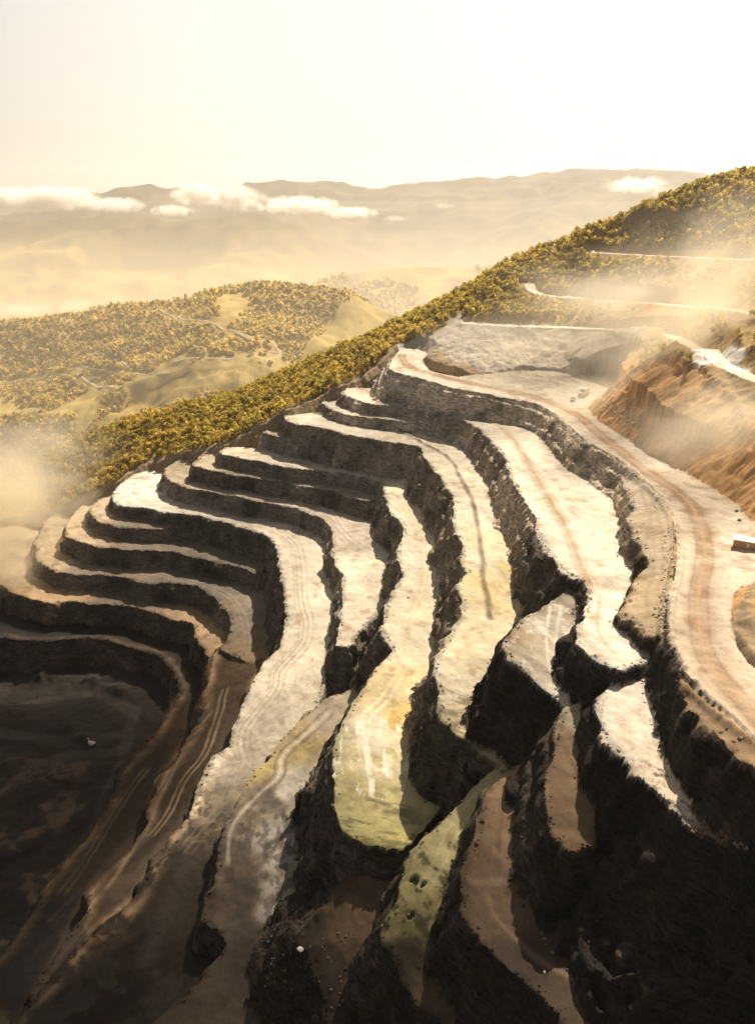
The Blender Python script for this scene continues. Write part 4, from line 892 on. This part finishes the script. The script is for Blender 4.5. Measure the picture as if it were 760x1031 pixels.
# low white clouds lying against the far mountains
for i, (u, v, y, sx, sz, d) in enumerate([(40,200,5600,520,95,.035),(115,206,5400,260,60,.025),(-20,204,5500,400,110,.025),(200,196,5600,240,90,.03),(235,199,5500,260,95,.035),(300,207,5300,330,70,.035),(352,214,5200,220,45,.03),(175,212,5200,180,45,.025),(447,207,6300,110,30,.006),(398,220,5200,110,25,.006),(640,186,6800,330,90,.015),(668,193,6600,200,60,.004)]):
    m = puff_mat('cloud_body', (1, .97, .93), d * 1.3, .35, .95, .25, 1.9, 3.1 * i, (sx / sz, sx * .5 / sz, 1.0), 7.0)
    k_ = 4900 / y; o = ell('low_cloud', px(u, v, y * k_), (sx * k_, sx * .5 * k_, sz * k_), m)
    tag(o, ['white cloud bank over the left hills, widest of the row','small cloud patch at the right end of the left cloud bank','cloud cut by the left edge of the picture','cloud in front of the dark mountain top at the left','tall bright cloud right of the dark mountain top','long bright cloud left of the middle of the far range','small round cloud at the right end of the long bright cloud','thin cloud scrap hanging below the dark mountain top','tiny cloud against the middle of the far range','faint wisp just right of the small round cloud','veil of cloud streaming off the far summit at the right','lower end of the cloud veil under the right summit'][i], 'cloud', 'low clouds before the far mountains')
for i, (u, v, y, sx, sz, d) in enumerate([(20,312,2300,150,32,.006),(75,308,2300,110,30,.005),(115,302,2350,70,24,.004)]):
    m = puff_mat('cloud_body', (1, .95, .87), d * 2, .35, 1.0, .1, 1.6, 50 + 4.7 * i, (sx / sz, sx * .5 / sz, 1.0), 5.0); o = ell('low_cloud', px(u, v, y), (sx, sx * .5, sz), m)
    tag(o, ['mist bank behind the low wooded hill at the left edge','middle puff of the mist bank behind the low wooded hill','right end of the mist bank behind the low wooded hill'][i], 'cloud', 'mist behind the wooded hill')
# sunlit dust hanging over the rims
dust = [ # u, v, y, sx, sy, sz, density, label
 (5,500,470,74,45,46,.045,'bright dust cloud billowing over the left rim of the pit'),
 (-20,560,430,60,40,40,.040,'dust spilling over the lit corner of the benches at the left edge'),
 (35,455,520,80,40,38,.022,'dust drifting up from the left rim into the trees'),
 (690,330,400,90,40,40,.020,'orange dust drifting over the double bend of the hill road'),
 (745,290,440,95,50,64,.018,'dust rising at the right edge above the hill roads'),
 (640,395,410,75,35,30,.018,'thin dust over the rubble heap and the haul road'),
 (740,440,300,60,32,36,.026,'dust veil over the orange slope beside the haul road'),
 (520,345,520,85,30,26,.015,'faint dust over the grey scar above the parked trucks'),
 (610,300,530,100,40,40,.014,'faint dust below the middle hill road')]
for i, (u, v, y, sx, sy, sz, d, lb) in enumerate(dust):
    m = puff_mat('dust_cloud_body', (1.0, .93, .78), d, .5, 1.7, .05, 1.3, 80 + 5.3 * i, (1, 1, 1), 5.0); o = ell('dust_cloud', px(u, v, y), (sx, sy, sz), m); tag(o, lb, 'dust cloud', 'dust clouds')
# unseen clouds added out of view to shade the near and left pit
for i, (cx, cy, sx, sy, rz) in enumerate([(-155, 108, 200, 140, -0.52), (-170, 300, 125, 105, 0.2)]):
    t = 950; c = Vector((cx, cy, CZ - 200)) + sd * t
    m = puff_mat('cloud_body', (1, .98, .96), .10, .6, 1.6, -.5, 1.6, 130 + i, (1, 1, 1)); o = ell('shade_cloud', c, (sx, sy, 60), m, (0, 0, rz))
    tag(o, ['broad unseen cloud added to shade the near end of the pit', 'smaller unseen cloud added to shade the left end of the pit'][i], 'cloud', 'unseen clouds added for shade')
# ------------------------------------------------------------------ loose rock
M_rock = plain_mat('boulder_stone', (.5, .44, .36), .95, 0, .3, 2.0); M_rockd = plain_mat('dark_stone', (.16, .13, .105), .95, 0, .35, 2.0); M_rockw = plain_mat('pale_stone', (.8, .78, .74), .9, 0, .1, 2.0)
def rock_np(rs, sub=2):
    bm = bmesh.new(); bmesh.ops.create_icosphere(bm, subdivisions=sub, radius=1.0); V = np.array([v.co[:] for v in bm.verts]); F = np.array([[v.index for v in f.verts] for f in bm.faces]); bm.free()
    for _ in range(7):              # flat broken faces
        d = rs.normal(size=3); d /= np.linalg.norm(d); h = rs.uniform(.45, .8); q = V @ d; V = V - np.outer(np.clip(q - h, 0, None), d)
    V = V * (1 + .06 * rs.normal(size=(len(V), 1))) * rs.uniform(.7, 1.2, 3) * np.array([1, 1, .75]); return V, F
rmesh = []
for k in range(5):
    Vr, Fr = rock_np(np.random.RandomState(70 + k)); o = mesh_np('boulder', Vr, Fr, M_rock, None, False); rmesh.append(o)
protos = [o.data for o in rmesh]
for o in rmesh: bpy.data.objects.remove(o)
protos_d = []; protos_w = []
for me in protos:
    a = me.copy(); a.materials.clear(); a.materials.append(M_rockd); protos_d.append(a)
    a = me.copy(); a.materials.clear(); a.materials.append(M_rockw); protos_w.append(a)
def boulder(u, v, r, label, group=None, ms=protos):
    p = hit(u, v, 0); o = link(bpy.data.objects.new('boulder', ms[rng.randint(len(ms))])); o.location = (p[0], p[1], p[2] + CZ + r * .25)
    o.rotation_euler = (rng.uniform(-.4, .4), rng.uniform(-.4, .4), rng.uniform(0, 6.28)); o.scale = (r * rng.uniform(.8, 1.2), r * rng.uniform(.8, 1.2), r * rng.uniform(.7, 1.0))
    tag(o, label, 'boulder', group)
for i in range(75):
    a, b = rng.rand(2); u = 603 + 34 * a + 6 * b; v = 412 + 20 * a - 10 * b + rng.uniform(-3, 3)
    boulder(u, v, rng.uniform(.4, 1.0), 'grey broken boulder in the heap beside the haul road below the parked trucks', 'boulders in the heap by the haul road')
for i in range(60):
    t = rng.rand(); u = np.interp(t, [0, .3, .6, 1], [660, 672, 669, 668]) + rng.uniform(-5, 5); v = 505 + t * 135
    boulder(u, v, rng.uniform(.2, .55), 'pale stone in the row along the outer edge of the haul road', 'stones lining the haul road')
for i in range(60):
    u = rng.uniform(262, 350); v = 940 + rng.uniform(0, 80); boulder(u, v, rng.uniform(.18, .5), 'small dark stone on the rubble slope at the bottom edge', 'stones on the bottom rubble slope', protos_d)
for i in range(16):
    t = rng.rand(); boulder(527 + 30 * t + rng.uniform(-4, 4), 900 + 62 * t, rng.uniform(.2, .5), 'small stone on the right lip of the broad brown ramp', 'stones along the brown ramp', protos_d)
for i in range(14):
    t = rng.rand(); boulder(695 + 62 * t, 832 + 28 * t + rng.uniform(-4, 3), rng.uniform(.25, .6), 'stone at the lower edge of the white shelf', 'stones along the white shelf edge', protos_d)
boulder(303, 957, 1.15, 'single white boulder on the rubble at the bottom, left of the dark spur', None, protos_w)
boulder(548, 979, .4, 'tiny white stone lying alone on the lower brown ramp', None, protos_w)
boulder(597, 254, 1.6, 'pale boulder at the start of the highest hill road', None, protos_w)
boulder(741, 515, 1.0, 'dark stone on the quarry yard left of the shed, the farther of two', None, protos_d); boulder(744, 524, 1.0, 'dark stone on the quarry yard left of the shed, the nearer of two', None, protos_d)
boulder(411, 602, .5, 'dark stone alone on the cream bench left of the wheel track', None, protos_d)
# rubble at the foot of the faces and along the broken lips
n = 200000; qx = rng.uniform(-250, 200, n); qy = rng.uniform(85, 540, n); qc_ = lookup(cls, qx, qy); qs = lookup(sl, qx, qy); qe = lookup(edge, qx, qy)
gmin = np.minimum(np.minimum(lookup(sl, qx + 1.6, qy), lookup(sl, qx - 1.6, qy)), np.minimum(lookup(sl, qx, qy + 1.6), lookup(sl, qx, qy - 1.6))); gmax = np.maximum(np.maximum(lookup(sl, qx + 1.6, qy), lookup(sl, qx - 1.6, qy)), np.maximum(lookup(sl, qx, qy + 1.6), lookup(sl, qx, qy - 1.6)))
okr = (qc_ >= 10) & (qc_ != 10 + order.index('haul')) & (gmax > 1.2) & (rng.rand(n) < .55)
okr |= (qc_ == 2) & (qs < 1.3) & (rng.rand(n) < .5)
qx, qy = qx[okr][:30000], qy[okr][:30000]; qz = ground(qx, qy); rs = np.random.RandomState(5); Vs = []; Fs = []; Ts = []; b0 = 0
tcol = lookup(col, qx, qy)
for k in range(4):
    Vr, Fr = rock_np(np.random.RandomState(300 + k), 1); m = np.arange(len(qx)) % 4 == k; nn = m.sum(); a = rs.uniform(0, 6.28, nn); s = (.16 + .65 * rs.rand(nn) ** 3); ca, sa = np.cos(a), np.sin(a)
    x = (Vr[None, :, 0] * ca[:, None] - Vr[None, :, 1] * sa[:, None]) * s[:, None] + qx[m][:, None]; y = (Vr[None, :, 0] * sa[:, None] + Vr[None, :, 1] * ca[:, None]) * s[:, None] + qy[m][:, None]
    z = Vr[None, :, 2] * s[:, None] + qz[m][:, None] + CZ + .05; Vs.append(np.stack([x, y, z], -1).reshape(-1, 3))
    Fs.append((Fr[None] + (np.arange(nn) * len(Vr))[:, None, None]).reshape(-1, 3) + b0); b0 += nn * len(Vr)
    Ts.append(np.repeat(tcol[m] * rs.uniform(.6, 1.2, (nn, 1)), len(Vr), 0))
rb = mesh_np('rubble', np.concatenate(Vs), np.concatenate(Fs), M_bench, np.concatenate(Ts), False); tag(rb, 'small rubble strewn along the foot and lip of the rock faces', 'rubble', None, 'stuff')

# ------------------------------------------------------------------ machines and the shed
M_white = plain_mat('white_paint', (.72, .69, .62), .45, 0, .12, 1.5); M_tyre = plain_mat('tyre_rubber', (.03, .028, .026), .9); M_glass = plain_mat('dark_glass', (.03, .035, .04), .15, 0, .05)
M_steel = plain_mat('worn_steel', (.42, .38, .31), .6, .2, .3, 1.2); M_dark = plain_mat('dark_steel', (.07, .065, .06), .6, .3); M_load = plain_mat('rock_load', (.48, .42, .34), .95, 0, .4, 1.5); M_tan = plain_mat('tan_sheeting', (.52, .34, .18), .8, 0, .25, .8); M_roof = plain_mat('pale_roof', (.58, .53, .45), .6, 0, .1, 1.0)
def bm_obj(name, bm, mat, parent=None, bevel=0.0):
    if bevel: bmesh.ops.bevel(bm, geom=list(bm.edges), offset=bevel, segments=1, affect='EDGES')
    me = bpy.data.meshes.new(name); bm.normal_update(); bm.to_mesh(me); bm.free(); me.materials.append(mat); o = link(bpy.data.objects.new(name, me))
    if parent: o.parent = parent
    return o
def add_box(bm, lo, hi, taper=None):
    x0, y0, z0 = lo; x1, y1, z1 = hi; tx0, tx1, ty0, ty1 = taper or (0, 0, 0, 0)
    v = [bm.verts.new(p) for p in [(x0, y0, z0), (x1, y0, z0), (x1, y1, z0), (x0, y1, z0), (x0 + tx0, y0 + ty0, z1), (x1 - tx1, y0 + ty0, z1), (x1 - tx1, y1 - ty1, z1), (x0 + tx0, y1 - ty1, z1)]]
    for f in [(0, 3, 2, 1), (4, 5, 6, 7), (0, 1, 5, 4), (1, 2, 6, 5), (2, 3, 7, 6), (3, 0, 4, 7)]: bm.faces.new([v[i] for i in f])
def cyl(bm, c, r, w, axis='Y', n=20):
    M = Matrix.Translation(c) @ (Matrix.Rotation(math.pi / 2, 4, 'X') if axis == 'Y' else Matrix.Identity(4)); bmesh.ops.create_cone(bm, cap_ends=True, segments=n, radius1=r, radius2=r, depth=w, matrix=M)
def empty(name, loc, rz, label, cat, group=None):
    e = link(bpy.data.objects.new(name, None)); e.location = loc; e.rotation_euler = (0, 0, rz); return tag(e, label, cat, group)
def haul_truck(u, v, ang, L, label):
    p = hit(u, v, 0); e = empty('haul_truck', (p[0], p[1], p[2] + CZ + .02), ang, label, 'truck', 'trucks parked on the quarry yard'); k = L / 9.0; e.scale = (k, k, k)
    bm = bmesh.new(); add_box(bm, (-4.2, -.7, 1.0), (4.2, .7, 1.5)); add_box(bm, (3.6, -1.6, .9), (4.3, 1.6, 1.5)); bm_obj('chassis', bm, M_dark, e, .05)
    bm = bmesh.new(); add_box(bm, (2.2, -1.55, 1.5), (4.4, 1.55, 2.4), (0, .3, .1, .1)); bm_obj('hood', bm, M_white, e, .08)
    bm = bmesh.new(); add_box(bm, (1.2, -1.5, 1.5), (2.6, 1.5, 3.7), (0, .25, .1, .1)); cab = bm_obj('cab', bm, M_white, e, .08)
    bm = bmesh.new(); add_box(bm, (2.35, -1.15, 2.55), (2.62, 1.15, 3.4), (0, .1, .05, .05)); bm_obj('windscreen', bm, M_glass, cab)
    for s_ in (-1, 1):
        bm = bmesh.new(); add_box(bm, (1.45, s_ * 1.50 - .04, 2.5), (2.2, s_ * 1.50 + .0, 3.35)); bm_obj('side_window', bm, M_glass, cab)
        bm = bmesh.new(); add_box(bm, (4.28, s_ * 1.1 - .2, 1.75), (4.42, s_ * 1.1 + .2, 2.0)); bm_obj('headlight', bm, M_roof, e)
    bm = bmesh.new(); t = [(-4.6, 2.2), (-4.0, 1.6), (.9, 1.6), (1.0, 3.9), (2.3, 4.0), (2.3, 4.12), (.85, 4.05), (-4.75, 3.4)]
    L_ = [bm.verts.new((x, -1.75, z)) for x, z in t]; R_ = [bm.verts.new((x, 1.75, z)) for x, z in t]; bm.faces.new(L_[::-1]); bm.faces.new(R_)
    for i in range(len(t)):
        if i != 6: bm.faces.new((L_[i], L_[(i + 1) % len(t)], R_[(i + 1) % len(t)], R_[i]))
    body = bm_obj('dump_body', bm, M_white, e)
    bm = bmesh.new(); bmesh.ops.create_grid(bm, x_segments=12, y_segments=8, size=1.0)
    for w in bm.verts: x, y = w.co.x, w.co.y; w.co = (-1.9 + x * 2.65, y * 1.65, 3.25 + 1.0 * max(0, 1 - x * x) * max(0, 1 - y * y) + .1 * math.sin(7 * x + 5 * y))
    bm_obj('load', bm, M_load, body)
    for x in (3.1, -1.6, -3.3):
        for s_ in (-1, 1):
            bm = bmesh.new(); cyl(bm, (x, s_ * 1.45, .85), .85, .7); w = bm_obj('wheel', bm, M_tyre, e, .06); bm = bmesh.new(); cyl(bm, (x, s_ * 1.82, .85), .42, .06); bm_obj('rim', bm, M_steel, w)
a0 = at_z(590, 394, -110); a1 = at_z(577, 402, -110); ang = math.atan2(a1[1] - a0[1], a1[0] - a0[0])
haul_truck(587, 398.5, ang, 11.0, 'loaded white dump truck standing on the quarry yard, the rear one of two')
haul_truck(576.5, 403.5, ang + .15, 6.2, 'smaller white tipper truck standing just ahead of the big dump truck')
def excavator(u, v, ang):
    p = hit(u, v, 0); e = empty('excavator', (p[0], p[1], p[2] + CZ + .1), ang, 'small excavator with white cab working on the dark pit floor', 'excavator')
    for s_ in (-1, 1):
        bm = bmesh.new(); add_box(bm, (-1.7, s_ * 1.1 - .25, 0), (1.7, s_ * 1.1 + .25, .8), (.25, .25, 0, 0)); bm_obj('track', bm, M_tyre, e, .1)
    bm = bmesh.new(); add_box(bm, (-1.9, -1.3, .95), (1.2, 1.3, 1.8)); add_box(bm, (-1.9, -1.2, 1.8), (-.6, 1.2, 2.2)); bm_obj('body', bm, M_steel, e, .08)
    bm = bmesh.new(); add_box(bm, (-.1, .2, 1.8), (1.2, 1.25, 3.0), (.05, .2, .05, .05)); cab = bm_obj('cab', bm, M_white, e, .06)
    bm = bmesh.new(); add_box(bm, (1.0, .35, 2.0), (1.22, 1.1, 2.85), (0, .08, 0, 0)); bm_obj('windscreen', bm, M_glass, cab)
    def beam(name, a, b, w, mat=M_steel, par=e):
        a, b = Vector(a), Vector(b); d = (b - a); bm = bmesh.new(); bmesh.ops.create_cube(bm, size=1.0, matrix=Matrix.Translation((a + b) / 2) @ d.to_track_quat('X', 'Z').to_matrix().to_4x4() @ Matrix.Diagonal((d.length, w, w * 1.3, 1))); return bm_obj(name, bm, mat, par, .03)
    beam('boom', (1.0, -.3, 1.5), (3.0, -.3, 3.6), .35); beam('boom_arm', (3.0, -.3, 3.6), (4.3, -.3, 1.6), .28)
    bm = bmesh.new(); add_box(bm, (3.7, -.8, .5), (4.6, .2, 1.5), (.2, .05, 0, 0)); bm_obj('bucket', bm, M_dark, e, .05)
excavator(93, 751, 2.6)
pL = hit(737, 551, 0); pR = hit(768, 555, 0); dv = pR - pL; angs = math.atan2(dv[1], dv[0])
e = empty('site_shed', (pL[0], pL[1], float(pL[2]) + CZ), angs, 'long tan site shed with flat white roof at the right edge of the quarry yard', 'shed'); W_, Dp, Hh = 15.0, 3.2, 2.9
bm = bmesh.new(); add_box(bm, (0, 0, -.5), (W_, Dp, Hh))
for i in range(1, 15): add_box(bm, (i - .05, -.06, 0), (i + .05, -.003, Hh - .1))
wl_ = bm_obj('wall', bm, M_tan, e); bm = bmesh.new(); add_box(bm, (-.4, -.7, Hh + .02), (W_ + .4, Dp + .5, Hh + .28)); bm_obj('roof', bm, M_roof, e, .04)
for x in (7.5,):
    bm = bmesh.new(); add_box(bm, (x, -.1, 1.3), (x + .9, -.07, 2.0)); w = bm_obj('window', bm, M_white, e); bm = bmesh.new(); add_box(bm, (x + .2, -.13, 1.45), (x + .7, -.104, 1.85)); bm_obj('pane', bm, M_glass, w)
bm = bmesh.new(); add_box(bm, (4.0, -.1, 0), (4.95, -.07, 2.1)); dd_ = bm_obj('door', bm, M_white, e); bm = bmesh.new(); add_box(bm, (4.1, -.16, 1.0), (4.25, -.104, 1.06)); bm_obj('handle', bm, M_dark, dd_)
